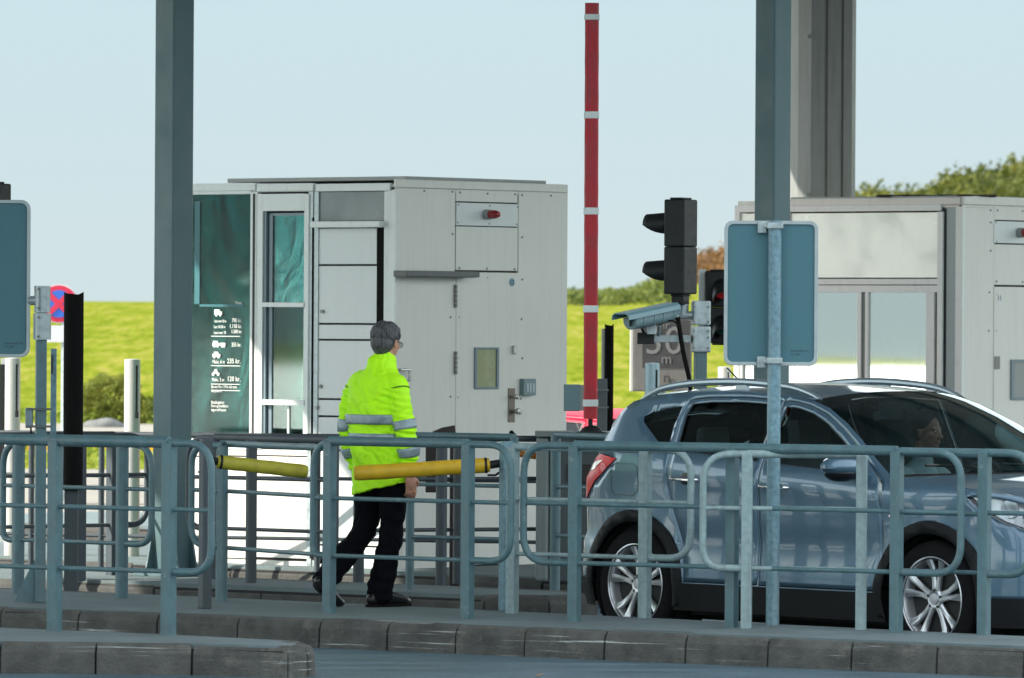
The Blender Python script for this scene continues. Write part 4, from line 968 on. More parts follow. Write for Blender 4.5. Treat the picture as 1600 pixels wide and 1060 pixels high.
# orange beacon behind the rails at the gap
t = thing('orange_lamp', 'small orange lamp behind the gap between the rounded fence ends', 'lamp', P(818, 711, 45.2), 0)
mb = MB(); mb.tube([P(811, 709, 45.2), P(838, 713, 45.2)], .024, 12); mb.build('lens', mat('orange_lens', (.55, .20, .03), .3), t, smooth=True)
mb = MB(); mb.box(P(824, 717, 45.2), (.03, .03, .04)); mb.build('bracket', black_p, t)

# ------------------------------------------------------------------ cars
def spline(pts, n=8):
    pts = [Vector(p) for p in pts]; P0 = [2*pts[0]-pts[1]]+pts+[2*pts[-1]-pts[-2]]; out = []
    for i in range(1, len(P0)-2):
        a, b, c, d = P0[i-1:i+3]
        for k in range(n):
            t = k/n; out.append(.5*((2*b)+(c-a)*t+(2*a-5*b+4*c-d)*t*t+(3*b-a-3*c+d)*t**3))
    out.append(pts[-1]); return out
FR = spline([(1.75, .865), (1.93, .815), (2.06, .70), (2.13, .52), (2.165, .26), (2.175, 0)])
RR = spline([(-1.72, .865), (-1.86, .825), (-1.95, .71), (-2.00, .52), (-2.03, .26), (-2.04, 0)])
def arc(pl):
    s = [0]
    for a, b in zip(pl, pl[1:]): s.append(s[-1]+(b-a).length)
    return s
FS, RS = arc(FR), arc(RR); SF = 1.75+FS[-1]; SR = -1.72-RS[-1]
def perim(s):
    if s > 1.75: pl, ss, d = FR, FS, s-1.75
    elif s < -1.72: pl, ss, d = RR, RS, -1.72-s
    else:
        e = .004; f = lambda x: .888-.023*(abs(x)/1.75)**4
        return Vector((s, f(s))), Vector((-(f(s+e)-f(s-e))/(2*e), 1)).normalized()
    d = min(max(d, 0), ss[-1]-1e-6); i = 0
    while ss[i+1] < d: i += 1
    t = (d-ss[i])/(ss[i+1]-ss[i]); p = pl[i].lerp(pl[i+1], t)
    i0, i1 = max(i-1, 0), min(i+2, len(pl)-1); tg = (pl[i1]-pl[i0]).normalized()
    nrm = Vector((-tg.y, tg.x)) if s < 0 else Vector((tg.y, -tg.x))
    if nrm.dot(p) < 0: nrm = -nrm
    return p, nrm
def sst(a, b, t): t = min(1, max(0, (t-a)/(b-a))); return t*t*(3-2*t)
def zb(x): return 1.095-.058*min(1.0, max(-1.7, x))
def carmap(s, z, off=0.0):
    p, nr = perim(s); e = sst(1.55, 2.05, abs(s))
    side = .16*max(0, .36-z)+.018*math.exp(-((z-.62)/.13)**2)-.006
    t = z-zb(s)+.10
    if t > 0: side += .14*min(t, .10)**2/.10+max(0, t-.10)*.50
    if s > 0:
        end = .42*max(0, z-.60)**1.25+.3*max(0, .34-z)-.0
    else:
        end = .80*max(0, z-1.0)+.35*max(0, .34-z)+.03*sst(.60, .66, z)
    # wheel arch bulge
    for cx in (1.315, -1.315):
        rr = math.hypot(s-cx, z-.345); side -= .018*math.exp(-((rr-.43)/.09)**2)
    side -= .022*math.exp(-((z-(zb(s)-.10))/.055)**2)*sst(-2.2, -.5, s)*.6
    q = p-nr*((side*(1-e)+end*e)-off)
    return Vector((q.x, max(q.y, 0.0), z))
UP = [(SF, .905), (SF-.25, .91), (SF-.5, .925), (2.05, .955), (1.90, .975), (1.72, .998), (1.5, 1.022), (1.25, 1.047), (1.05, 1.067), (.93, 1.083), (.78, 1.17), (.60, 1.285), (.42, 1.385), (.24, 1.468), (.08, 1.515), (-.2, 1.548), (-.6, 1.568), (-1.0, 1.56), (-1.32, 1.532), (-1.52, 1.49), (-1.62, 1.42), (-1.73, 1.30), (-1.83, 1.17), (-1.92, 1.06), (-2.2, 1.035), (-2.5, 1.03), (SR, 1.03)]
ZL = .36
def circ(cx, r, cz=.345, n=40): return [(cx+r*math.cos(2*math.pi*k/n), cz+r*math.sin(2*math.pi*k/n)) for k in range(n)]
def both(mbm):                           # mirror a bmesh to the other side and join
    g2 = bmesh.ops.duplicate(mbm, geom=mbm.verts[:]+mbm.edges[:]+mbm.faces[:])
    vs = [e for e in g2['geom'] if isinstance(e, bmesh.types.BMVert)]
    for v in vs: v.co.y = -v.co.y
    fs = [e for e in g2['geom'] if isinstance(e, bmesh.types.BMFace)]
    bmesh.ops.reverse_faces(mbm, faces=fs); return mbm
def orient(bm_, out=True):
    for f in bm_.faces:
        c = f.calc_center_median(); n = f.normal
    bm_.normal_update()
    for f in bm_.faces:
        c = f.calc_center_median(); d = Vector((c.x*.35, c.y, (c.z-.7)*.3))
        if f.normal.dot(d) < 0: f.normal_flip()
    return bm_
def mk(bm_, name, m, parent, sides='both', thick=0, auto=40):
    orient(bm_)
    if sides == 'both': both(bm_)
    elif sides == 'right':
        for v in bm_.verts: v.co.y = -v.co.y
        bmesh.ops.reverse_faces(bm_, faces=bm_.faces[:])
    me = bpy.data.meshes.new(name); bm_.to_mesh(me); bm_.free()
    o = link(name, me, m, parent, True, True, auto=auto)
    if thick:
        s = o.modifiers.new('s', 'SOLIDIFY'); s.thickness = thick; s.offset = -1
    return o
W_F = [(.735, 1.095), (.60, 1.178), (.43, 1.285), (.27, 1.372), (.12, 1.430), (-.02, 1.462), (-.13, 1.473), (-.135, 1.135), (.3, 1.108)]
W_R = [(-.225, 1.142), (-.225, 1.482), (-.5, 1.495), (-.80, 1.492), (-.965, 1.478), (-.985, 1.40), (-.955, 1.205), (-.6, 1.168)]
W_Q = [(-1.045, 1.222), (-1.10, 1.222), (-1.16, 1.245), (-1.36, 1.365), (-1.375, 1.395), (-1.30, 1.425), (-1.18, 1.450), (-1.05, 1.466), (-1.065, 1.35)]
D_F = [(.90, .375), (.905, .80), (.865, 1.045), (.80, 1.098), (.615, 1.225), (.43, 1.335), (.25, 1.425), (.08, 1.478), (-.06, 1.505), (-.172, 1.512), (-.172, .375)]
D_R = [(-.182, .375), (-.182, 1.512), (-.5, 1.527), (-.85, 1.522), (-1.005, 1.505), (-1.035, 1.42), (-1.01, 1.17), (-1.01, .98), (-.935, .78), (-.865, .60), (-.845, .45), (-.84, .375)]
L_T = [(-1.49, 1.13), (-1.66, 1.155), (-1.88, 1.12), (-2.05, 1.06), (-2.13, .98), (-2.12, .84), (-1.98, .78), (-1.88, .84), (-1.72, .98)]
L_H = [(1.60, .965), (1.80, .955), (2.02, .915), (2.22, .87), (2.34, .82), (2.22, .775), (2.02, .775), (1.84, .82), (1.70, .89)]
def strip(rows, name, m, parent, thick=0):
    b = bmesh.new(); vs = [[b.verts.new(p) for p in r] for r in rows]
    for a, c in zip(vs, vs[1:]):
        for i in range(len(a)-1): b.faces.new((a[i], a[i+1], c[i+1], c[i]))
    b.normal_update()
    for f in b.faces:
        if f.normal.z < 0: f.normal_flip()
    me = bpy.data.meshes.new(name); b.to_mesh(me); b.free()
    return link(name, me, m, parent, True, True, auto=50)
TS = [-1, -.94, -.85, -.7, -.5, -.25, 0, .25, .5, .7, .85, .94, 1]
def edge_row(ix, rng):                    # row following the fascia's top edge
    pts = [carmap(*UP[i]) for i in rng]; B0 = carmap(*UP[ix]); out = []
    for t in TS:
        y = abs(t)*B0.y; pp = sorted(pts+[B0], key=lambda v: v.y); q = pp[-1]
        for a, c in zip(pp, pp[1:]):
            if a.y <= y <= c.y: k = (y-a.y)/max(1e-6, c.y-a.y); q = a.lerp(c, k); break
        out.append(Vector((q.x, math.copysign(y, t) if t else 0, q.z)))
    return out
def row(i, bulge, crown, dz=0, du=None):
    B = carmap(*UP[i]) if du is None else carmap(*du)
    return [Vector((B.x+bulge*(1-t*t), B.y*t, B.z+dz+crown*(1-abs(t)**2.6))) for t in TS]
def make_wheel(parent_t, x, y, side, mats, name='wheel'):
    tyre_m, rim_m, dark = mats; s = -1 if side == 'right' else 1
    mb = MB(); mb.lathe([(.24, -.10), (.31, -.108), (.345, -.09), (.353, -.06), (.355, 0), (.353, .06), (.345, .09), (.31, .108), (.262, .104), (.250, .09), (.24, .05)], (x, y, .345), 'Y', 56)
    wv = mb.build(name, tyre_m, parent_t, local=True, smooth=True, auto=50)
    o = .075*s
    mb = MB(); mb.lathe([(.236, -.09*s), (.236, .07*s), (.252, .098*s), (.256, .104*s), (.249, .107*s), (.240, .092*s), (.228, .05*s), (.22, -.05*s)], (x, y, .345), 'Y', 56)
    c = Vector((x, y+.062*s, .345))
    for k in range(5):
        a0 = 2*math.pi*k/5+.28
        for da in (-.17, .17):
            a, a2 = a0+da*.72, a0+da*1.55
            def pt(r, ang, dd): return c+Vector((math.cos(ang)*r, dd, math.sin(ang)*r))
            rs = []
            for r_, ang, wd, dd, th in ((.03, a0+da*.3, .030, .012, .03), (.07, a0+da*1.1, .019, .014, .03), (.12, a0+da*1.0, .015, .012, .028), (.19, a0+da*1.12, .021, .016, .03), (.238, a0+da*1.35, .030, .030, .03)):
                p = pt(r_, ang, 0); tv = Vector((-math.sin(ang), 0, math.cos(ang)))
                rs.append([p-tv*wd+Vector((0, (dd-.010)*s, 0)), p-tv*wd*.55+Vector((0, dd*s, 0)), p+tv*wd*.55+Vector((0, dd*s, 0)), p+tv*wd+Vector((0, (dd-.010)*s, 0)), p+tv*wd*.8+Vector((0, (dd-th)*s, 0)), p-tv*wd*.8+Vector((0, (dd-th)*s, 0))])
            mb.rings(rs)
    mb.lathe([(0, 0), (.058, 0), (.062, .008*s), (.05, .022*s), (.034, .018*s), (.032, .026*s), (0, .027*s)], c, 'Y', 32)
    mb.build('rim', rim_m, wv, local=True, smooth=True, auto=40)
    mb = MB(); mb.lathe([(.0, -.03*s), (.21, -.03*s), (.228, -.035*s), (0, -.04*s)], c, 'Y', 32)
    for k in range(5):
        a0 = 2*math.pi*k/5+.28; q = c+Vector((math.cos(a0)*.052, .016*s, math.sin(a0)*.052)); mb.tube([q, q+Vector((0, .006*s, 0))], .009, 8)
    mb.build('brake_disc', dark, wv, local=True, smooth=True)
    return wv
def make_car(label, loc, rz, paint, group=None, full=True):
    t = thing('car', label, 'car', loc, rz, group)
    gl = MATS2['glass_side']; tyre_m = mat('tyre', (.007, .007, .008), .85, bump=.1, spec=.2); clad = mat('cladding', (.011, .012, .013), .65, bump=.15, bscale=150, spec=.25)
    rim_m = mat('alloy', (.60, .62, .64), .28, .75); chrome = mat('chrome', (.75, .76, .77), .12, 1.0); blk = mat('black_trim', (.008, .008, .009), .35)
    body_out = UP+[(SR, ZL), (-1.0, ZL), (0, ZL), (1.0, ZL), (SF, ZL)]
    arch = [circ(1.315, .415), circ(-1.315, .415)]
    mk(skin(body_out, arch+[[(p[0]+ (0), p[1]) for p in D_F], D_R, W_Q, L_T, L_H], carmap, .055), 'body', paint, t, thick=.004)
    def grow(poly, k):
        c = sum((Vector(p) for p in poly), Vector((0, 0)))/len(poly); return [tuple(c+(Vector(p)-c)*k) for p in poly]
    off = lambda d: (lambda s, z: carmap(s, z, d))
    for side in ('right', 'left'):
        df = mk(skin(grow(D_F, .992), [W_F], off(-.001), .055), 'front_door', paint, t, side, thick=.004)
        mk(skin(W_F, [], off(-.010), .08), 'window', gl, df, side)
        mk(skin(grow(W_F, 1.012), [grow(W_F, .975)], off(.0015), .06), 'window_seal', blk, df, side)
        dr = mk(skin(grow(D_R, .992), [W_R, circ(-1.315, .415)], off(-.001), .055), 'rear_door', paint, t, side, thick=.004)
        mk(skin(W_R, [], off(-.010), .08), 'window', gl, dr, side)
        mk(skin(grow(W_R, 1.014), [grow(W_R, .975)], off(.0015), .06), 'window_seal', blk, dr, side)
        mk(skin(W_Q, [], off(-.006), .06), 'quarter_window', gl, t, side)
        sg = -1 if side == 'right' else 1
        for dd_, hx, hz in ((df, -.02, .985), (dr, -.83, 1.015)):
            p = carmap(hx, hz); 
            mb = MB(); mb.tube(fillet([(hx+.115, sg*(p.y-.01), hz-.006), (hx+.10, sg*(p.y+.038), hz-.004), (hx-.10, sg*(p.y+.038), hz+.004), (hx-.115, sg*(p.y-.01), hz+.006)], .03), [.010]+[.0145]*26 if False else .0135, 10)
            hd = mb.build('handle', chrome, dd_, local=True, smooth=True)
            mb = MB(); mb.ball((hx, sg*(p.y-.004), hz+.002), (.058, .008, .042), 14); mb.build('handle_cup', blk, hd, local=True, smooth=True)
        pm = carmap(.66, 1.10)
        mb = MB(); mb.ball((.665, sg*(pm.y+.135), 1.125), (.095, .165, .062), 18); mb.box((.67, sg*(pm.y+.02), 1.09), (.07, .12, .03))
        mr = mb.build('door_mirror', paint, df, local=True, smooth=True)
        mb = MB(); mb.ball((.655, sg*(pm.y+.135), 1.085), (.090, .122, .055), 16); mb.build('mirror_base', blk, mr, local=True, smooth=True)
        mb = MB(); mb.ball((.588, sg*(pm.y+.14), 1.125), (.012, .105, .058), 14); mb.build('mirror_glass', chrome, mr, local=True, smooth=True)
        mk(skin(L_T, [], off(.006), .05), 'tail_light', MATS2['tail'], t, side, auto=180)
        tl = [(-1.62, 1.12), (-1.84, 1.095), (-2.0, 1.05), (-2.04, 1.0), (-1.90, 1.03), (-1.74, 1.06)]
        mk(skin(tl, [], off(.009), .04), 'tail_light_lens', MATS2['clear_lamp'], t, side)
        hl = mk(skin(L_H, [], off(.010), .05), 'headlight', MATS2['lamp_cover'], t, side, auto=180)
        mb = MB()
        for s_, z_, r_ in ((1.86, .895, .055), (2.04, .850, .058), (2.18, .825, .035)):
            q = carmap(s_, z_, -.05); _, nr = perim(s_); dv = Vector((nr.x*.9, nr.y*.4, .0)).normalized(); q2 = Vector((q.x, sg*q.y, q.z)); dv.y *= sg
            mb.tube([q2-dv*.02, q2+dv*.01, q2+dv*.028], [r_*.5, r_, r_*.98], 20)
        mb.build('reflector', chrome, hl, local=True, smooth=True)
        mk(skin(L_H, [], off(-.055), .08), 'lamp_bucket', MATS2['bucket'], hl, side)
        for cx in (1.315, -1.315):
            ring = circ(cx, .468); hole = circ(cx, .392)
            ring = [(a, max(b, .22)) for a, b in ring]; 
            mk(skin(ring, [hole], lambda s, z: carmap(s, z, .012+.010*math.exp(-((math.hypot(s-cx, z-.345)-.40)/.03)**2)), .05), 'wheel_arch_trim', clad, t, side, thick=.012)
            mb = MB(); mb.lathe([(.392, 0), (.392, -.25), (.05, -.26), (.0, -.26)], (cx, sg*.855 if sg > 0 else -.855, .345), 'Y', 30)
            if sg < 0:
                for v in mb.b.verts: v.co.y = -.855+(-.855-v.co.y)
            mb.build('wheel_liner', mat('liner', (.003, .003, .003), .9), t, local=True)
            make_wheel(t, cx, sg*.775, side, (tyre_m, rim_m, mat('brake', (.02, .02, .02), .6)))
        q = carmap(.995, .83, .004); mb = MB(); mb.ball((q.x, sg*q.y, q.z), (.035, .008, .015), 12); mb.build('side_indicator', MATS2['clear_lamp'], t, local=True, smooth=True)
        # roof rail
        if not full: continue
        pts = []
        for s_, z_, dz in ((.10, 1.512, .0), (.0, 1.53, .022), (-.2, 1.55, .045), (-.6, 1.568, .052), (-1.0, 1.56, .052), (-1.28, 1.54, .042), (-1.42, 1.52, .02), (-1.50, 1.50, -.002)):
            p = carmap(s_, z_); pts.append(Vector((p.x, sg*(p.y-.045), z_+dz)))
        pts = spline(pts, 5)
        rr_ = mb = MB(); n_ = len(pts); mb.tube(pts, [.012+.012*math.sin(math.pi*min(1, max(0, k/(n_-1)))) for k in range(n_)], 10)
        for s_ in (-.62,):
            p = carmap(s_, 1.568); mb.box((s_, sg*(p.y-.045), 1.592), (.10, .022, .05))
        mb.build('roof_rail', mat('rail_silver', (.30, .36, .40), .3, .6), t, local=True, smooth=True)
    if full:
        fl = [(-1.28, .93), (-1.28, 1.08), (-1.32, 1.10), (-1.50, 1.10), (-1.54, 1.075), (-1.54, .93), (-1.50, .90), (-1.32, .90)]
        mk(skin(fl, [grow(fl, .965)], off(.0012), .04), 'fuel_flap_seam', blk, t, 'right')
    # lower cladding and bumpers
    low = [(SF, .20), (SF, .368), (SR, .368), (SR, .24), (-1.7, .20)]
    mk(skin([(SR, .24), (SR, .368), (SF, .368), (SF, .20), (1.8, .19), (-1.8, .20)], [circ(1.315, .40), circ(-1.315, .40)], off(.014), .07), 'sill_cladding', clad, t)
    gr = [(SF-.02, .47), (SF-.02, .74), (2.42, .72), (2.50, .48)]
    mk(skin([(SF, .52), (SF, .86), (SF-.40, .845), (SF-.47, .80), (SF-.35, .53)], [], off(.006), .06), 'grille', blk, t)
    mk(skin([(SF, .26), (SF, .40), (SF-.55, .40), (SF-.50, .27)], [], off(.02), .06), 'lower_grille', blk, t)
    mb = MB(); q = carmap(SR+.001, .80); mb.ab((q.x-.012, -.26, .75), (q.x-.004, .26, .86)); mb.build('number_plate', mat('plate_white', (.7, .7, .68), .5), t, local=True)
    # top skins
    strip([edge_row(4, range(0, 5))]+[row(5, .235, -.012), row(6, .235, .006), row(7, .235, .015), row(8, .24, .018)], 'bonnet', paint, t)
    strip([row(8, .24, .018, -.004), row(9, .235, .012, -.004)], 'cowl', blk, t)
    strip([row(9, .235, .012, .0), row(10, .215, .022), row(11, .19, .034), row(12, .165, .044), row(13, .14, .052), row(14, .12, .055)], 'windscreen', MATS2['glass_screen'], t)
    strip([row(14, .12, .055, .002), row(15, .05, .052), row(16, .0, .050), row(17, 0, .048), row(18, 0, .045), row(19, -.05, .04)], 'roof', paint, t)
    strip([row(19, -.05, .04, -.004), row(20, -.09, .02), row(21, -.10, 0), row(22, -.10, -.01)], 'rear_window', gl, t)
    strip([row(22, -.10, -.01, -.002), edge_row(23, range(23, 27))], 'tailgate_top', paint, t)
    # wipers
    mb = MB()
    for y in (-.25, .40): mb.tube([(1.13, y+.08, 1.085), (1.02, y-.0, 1.125), (.98, y-.35, 1.135)], .010, 6)
    mb.build('wiper', blk, t, local=True)
    # cabin
    mb = MB(); mb.ab((-1.95, -.60, .13), (2.0, .60, .40)); mb.ab((-.88, -.80, .17), (.88, .80, .38)); mb.tube([(-2.0, -.45, .22), (-1.5, -.45, .20), (-.9, -.3, .19)], .05, 10); mb.build('underbody', mat('liner', (.004, .004, .004), .9), t, local=True)
    inn = mat('cabin_trim', (.035, .04, .045), .8); seatm = mat('seat_cloth', (.07, .09, .11), .85, bump=.2)
    mb = MB(); mb.ab((-1.62, -.74, .40), (1.0, .74, .46)); mb.ab((-1.62, -.78, .46), (1.0, -.75, .98)); mb.ab((-1.62, .75, .46), (1.0, .78, .98)); mb.ab((.99, -.74, .46), (1.02, .74, .98)); mb.ab((-1.65, -.74, .46), (-1.60, .74, .95)); mb.ab((-1.6, -.70, .9), (-1.1, .70, .93))
    mb.build('cabin_tub', inn, t, local=True)
    mb = MB(); mb.ab((.55, -.74, .70), (1.0, .74, 1.0)); mb.ball((.66, .37, 1.0), (.16, .22, .06), 14); mb.build('dashboard', inn, t, local=True, bevel=.05)
    def seat(x, y, wd, hd=True):
        mb = MB(); mb.box((x+.28, y, .60), (.52, wd, .16)); mb.box((x-.04, y, .90), (.15, wd, .62), Matrix.Rotation(R(-14), 3, 'Y'))
        o = mb.build('seat', seatm, t, local=True, bevel=.05, seg=3)
        if hd:
            mb = MB(); mb.box((x-.15, y, 1.29), (.10, .27, .19), Matrix.Rotation(R(-10), 3, 'Y')); mb.tube([(x-.13, y-.06, 1.18), (x-.14, y-.06, 1.24)], .008, 6); mb.tube([(x-.13, y+.06, 1.18), (x-.14, y+.06, 1.24)], .008, 6)
            mb.build('headrest', seatm, o, local=True, bevel=.04, seg=3)
    seat(-.12, .37, .50); seat(-.12, -.37, .50); seat(-.98, 0, 1.25, False)
    for y in (-.4, .4):
        mb = MB(); mb.box((-1.12, y, 1.26), (.08, .24, .14)); mb.build('headrest', seatm, t, local=True, bevel=.03)
    mb = MB(); pts = []
    for k in range(25):
        a = 2*math.pi*k/24; pts.append(Vector((.46+.07*math.sin(a), .37+.185*math.cos(a), .97+.17*math.sin(a))))
    mb.tube(pts, .015, 8); mb.tube([(.46, .37, .97), (.62, .37, .90)], .025, 8); mb.ball((.47, .37, .97), (.03, .06, .05), 10); mb.build('steering_wheel', inn, t, local=True, smooth=True)
    mb = MB(); mb.box((.30, 0, 1.43), (.03, .22, .06)); mb.tube([(.30, 0, 1.45), (.36, 0, 1.50)], .01, 6); mb.build('rear_view_mirror', inn, t, local=True, bevel=.012)
    mb = MB(); mb.tube([(-1.25, 0, 1.58), (-1.42, 0, 1.70)], .005, 6); mb.build('aerial', blk, t, local=True)
    return t
def tail_mat():
    m = mat('tail_red', (.75, .008, .015), .3, coat=.15, spec=.15); return m
MATS2 = {'glass_side': glass('tinted_glass', (.62, .72, .66), (.9, 1, 1), 1.5, .005), 'glass_screen': glass('screen_glass', (.62, .74, .73), (.9, 1, 1), 1.55, .005, add=.03),
         'tail': tail_mat(), 'clear_lamp': mat('clear_lamp', (.62, .50, .50), .15, .1, coat=1.0), 'lamp_cover': glass('lamp_cover', (.9, .92, .93), (1, 1, 1), 1.5, .01), 'bucket': mat('lamp_bucket', (.42, .45, .47), .25, .6)}
def car_paint(name, c, metal=.35):
    m = mat(name, c, .36, metal, coat=.9, spec=.5); b = m.node_tree.nodes['Principled BSDF']; b.inputs['Coat Roughness'].default_value = .04; return m
blue = car_paint('grey_blue_paint', (.085, .160, .225), .35)
rear = G(996, 1002, 0); front = G(1455, 1030, 0)
hd = (Vector((front.x, front.y, 0))-Vector((rear.x, rear.y, 0))); ang = math.atan2(hd.y, hd.x); hd.normalize()
lft = Vector((-hd.y, hd.x, 0))
print('wheelbase', (front-rear).length, 'yaw', math.degrees(ang))
mid = (rear+front)/2+lft*.86; mid.z = 0
mid = mid+Vector((mid.x, mid.y, 0)).normalized()*.25
CAR = make_car('grey-blue crossover car with roof rails waiting at the toll booth, driver inside', mid, ang, blue)
redp = mat('red_paint', (.62, .015, .06), .5)
rc = P(1018, 700, 50.5); rc.z = -.0
RED = make_car('low red car passing in the lane beyond the barrier', Vector((rc.x, rc.y, 0)), ang+R(4), redp, full=False)
RED.scale = (.84, .84, .81)

# ------------------------------------------------------------------ people
def limb(mb, pts, rad, n=14, flat=None):
    """tapered rounded limb through joints; rad are radii (or (rx, ry) with rx sideways)"""
    pts = [Vector(p) for p in pts]
    N = len(pts); k = 5; sp = []; rr = []
    R2 = [Vector(r) if isinstance(r, tuple) else Vector((r, r)) for r in rad]
    P0 = [2*pts[0]-pts[1]]+pts+[2*pts[-1]-pts[-2]]
    for i in range(1, N):
        a, b, c, d = P0[i-1:i+3]
        for j in range(k):
            t = j/k; sp.append(.5*((2*b)+(c-a)*t+(2*a-5*b+4*c-d)*t*t+(3*b-a-3*c+d)*t**3)); rr.append(R2[i-1].lerp(R2[i], t))
    sp.append(pts[-1]); rr.append(R2[-1]); rs = []
    for i, p in enumerate(sp):
        tg = (sp[min(i+1, len(sp)-1)]-sp[max(i-1, 0)]).normalized()
        x = Vector((1, 0, 0)); x = (x-tg*x.dot(tg))
        x = x.normalized() if x.length > .2 else Vector((0, 1, 0)); y = tg.cross(x).normalized()
        rs.append([p+x*math.cos(2*math.pi*q/n)*rr[i].x+y*math.sin(2*math.pi*q/n)*rr[i].y for q in range(n)])
    mb.rings(rs); mb.ball(pts[0], max(min(R2[0]), .003), 10); mb.ball(pts[-1], max(min(R2[-1]), .003), 10)
    return rs
skin_m = mat('skin', (.50, .25, .17), .5, var=.06, vscale=20)
def hand(mb, wrist, dirv, palm_n, thumb, s=1.0, curl=.35):
    """palm plus four bent fingers and a thumb; dirv: towards the finger tips, palm_n: palm side, thumb: thumb side"""
    d = Vector(dirv).normalized(); n = Vector(palm_n).normalized(); th = Vector(thumb).normalized(); w0 = Vector(wrist)
    Mx = Matrix((th, n, d)).transposed()
    mb.ball(w0+d*.045*s, (.040*s, .016*s, .052*s), 12, Mx)
    mb.ball(w0+d*.01*s, (.026*s, .019*s, .035*s), 10, Mx)
    for k, (o, L) in enumerate(((.029, .072), (.010, .080), (-.010, .075), (-.028, .060))):
        b = w0+d*.085*s+th*o*s; c1 = curl*(1+.25*k)
        p1 = b+(d*math.cos(c1*.5)+n*math.sin(c1*.5))*L*.42*s; p2 = p1+(d*math.cos(c1*1.3)+n*math.sin(c1*1.3))*L*.33*s; p3 = p2+(d*math.cos(c1*2)+n*math.sin(c1*2))*L*.25*s
        limb(mb, [b-d*.02*s, p1, p2, p3], [.0092*s, .0088*s, .0080*s, .0068*s], 8)
    b = w0+d*.028*s+th*.028*s; p1 = b+(d*.6+th*.6+n*.2).normalized()*.034*s; p2 = p1+(d*.9+th*.25+n*.3).normalized()*.030*s
    limb(mb, [b-th*.012*s, p1, p2], [.012*s, .0105*s, .0085*s], 8)
def head(mb, c, M, s=1.0):
    """c: centre of the skull; M: head axes (x right, y forward, z up)"""
    f = lambda x, y, z: Vector(c)+M @ Vector((x, y, z))*s
    def bl(x, y, z, r): mb.ball(f(x, y, z), tuple(v*s for v in r), 20, M)
    bl(0, -.012, .03, (.075, .093, .085)); bl(0, .022, -.03, (.060, .068, .078)); bl(0, .052, -.085, (.034, .030, .026)); bl(0, .035, -.062, (.052, .045, .035))
    bl(.040, .058, -.020, (.022, .020, .018)); bl(-.040, .058, -.020, (.022, .020, .018))          # cheeks
    bl(0, .072, .018, (.050, .014, .012))                                                            # brow
    limb(mb, [f(0, .080, .005), f(0, .096, -.020), f(0, .103, -.034)], [.009*s, .011*s, .014*s], 8); bl(.011, .092, -.038, (.009, .011, .007)); bl(-.011, .092, -.038, (.009, .011, .007))
    bl(0, .082, -.058, (.024, .011, .006)); bl(0, .080, -.067, (.020, .011, .007))                  # lips
    for sx in (-1, 1):
        bl(sx*.076, -.006, -.012, (.008, .017, .030)); bl(sx*.079, -.012, .004, (.009, .012, .012)); bl(sx*.030, .074, .001, (.013, .011, .009))
def eyes(par, c, M, s=1.0):
    f = lambda x, y, z: Vector(c)+M @ Vector((x, y, z))*s
    mb = MB()
    for sx in (-1, 1): mb.ball(f(sx*.030, .079, .001), (.011*s, .008*s, .006*s), 10, M)
    e = mb.build('eye', mat('eye_white', (.6, .6, .58), .2), par, local=True, smooth=True)
    mb = MB()
    for sx in (-1, 1): mb.ball(f(sx*.030, .086, .001), (.0045*s, .003*s, .0045*s), 8, M)
    mb.build('iris', mat('iris', (.03, .025, .02), .2), e, local=True, smooth=True)

# ---- the man in the high-visibility jacket
YAW = R(-46)
mp_ = P(590, 948, 40.55); mp_.z = IS
man = thing('person', 'grey-haired person in a neon yellow-green reflective jacket and black trousers, walking away behind the railing', 'person', mp_, YAW)
HM = Matrix.Rotation(R(13), 3, 'Z') @ Matrix.Rotation(R(-9), 3, 'X')
hc = Vector((0.0, .065, 1.672))
RA = [(.19, -.005, 1.415), (.225, -.015, 1.27), (.245, .0, 1.12), (.246, .03, .975), (.240, .05, .865)]
LA = [(-.19, -.01, 1.415), (-.220, -.035, 1.27), (-.235, -.045, 1.12), (-.225, -.01, .97), (-.215, .025, .845)]
RL = [(.095, .02, .93), (.10, .035, .70), (.095, .03, .50), (.092, -.03, .28), (.092, -.08, .09)]
LL = [(-.085, .01, .93), (-.085, .0, .70), (-.085, -.05, .46), (-.085, -.24, .30), (-.085, -.375, .155)]
mb = MB(); head(mb, hc, HM)
limb(mb, [(0, .01, 1.46), (0, .035, 1.53), (0, .05, 1.60)], [.062, .056, .058], 16)
limb(mb, [(0, .01, .95), (0, .0, 1.15), (0, -.01, 1.32), (0, 0, 1.44)], [(.15, .10), (.14, .10), (.17, .11), (.10, .08)], 18)
limb(mb, RA, [.05, .045, .040, .032, .026]); limb(mb, LA, [.05, .045, .040, .032, .026])
limb(mb, RL, [.080, .070, .052, .048, .034]); limb(mb, LL, [.080, .070, .052, .048, .034])
limb(mb, [(.092, -.11, .05), (.095, -.0, .045), (.10, .10, .035)], [.034, .035, .028]); limb(mb, [(-.085, -.405, .13), (-.085, -.345, .08), (-.085, -.27, .04)], [.032, .034, .026])
hand(mb, (.239, .052, .845), (-.06, .16, -1), (-1, .15, -.05), (.12, 1, .1), 1.12, .42)
hand(mb, (-.214, .028, .832), (.10, .16, -1), (1, .2, 0), (-.1, 1, .1), 1.12, .35)
body = fuse(mb, 'body', .0048, skin_m, man, 1)
eyes(man, hc, HM)
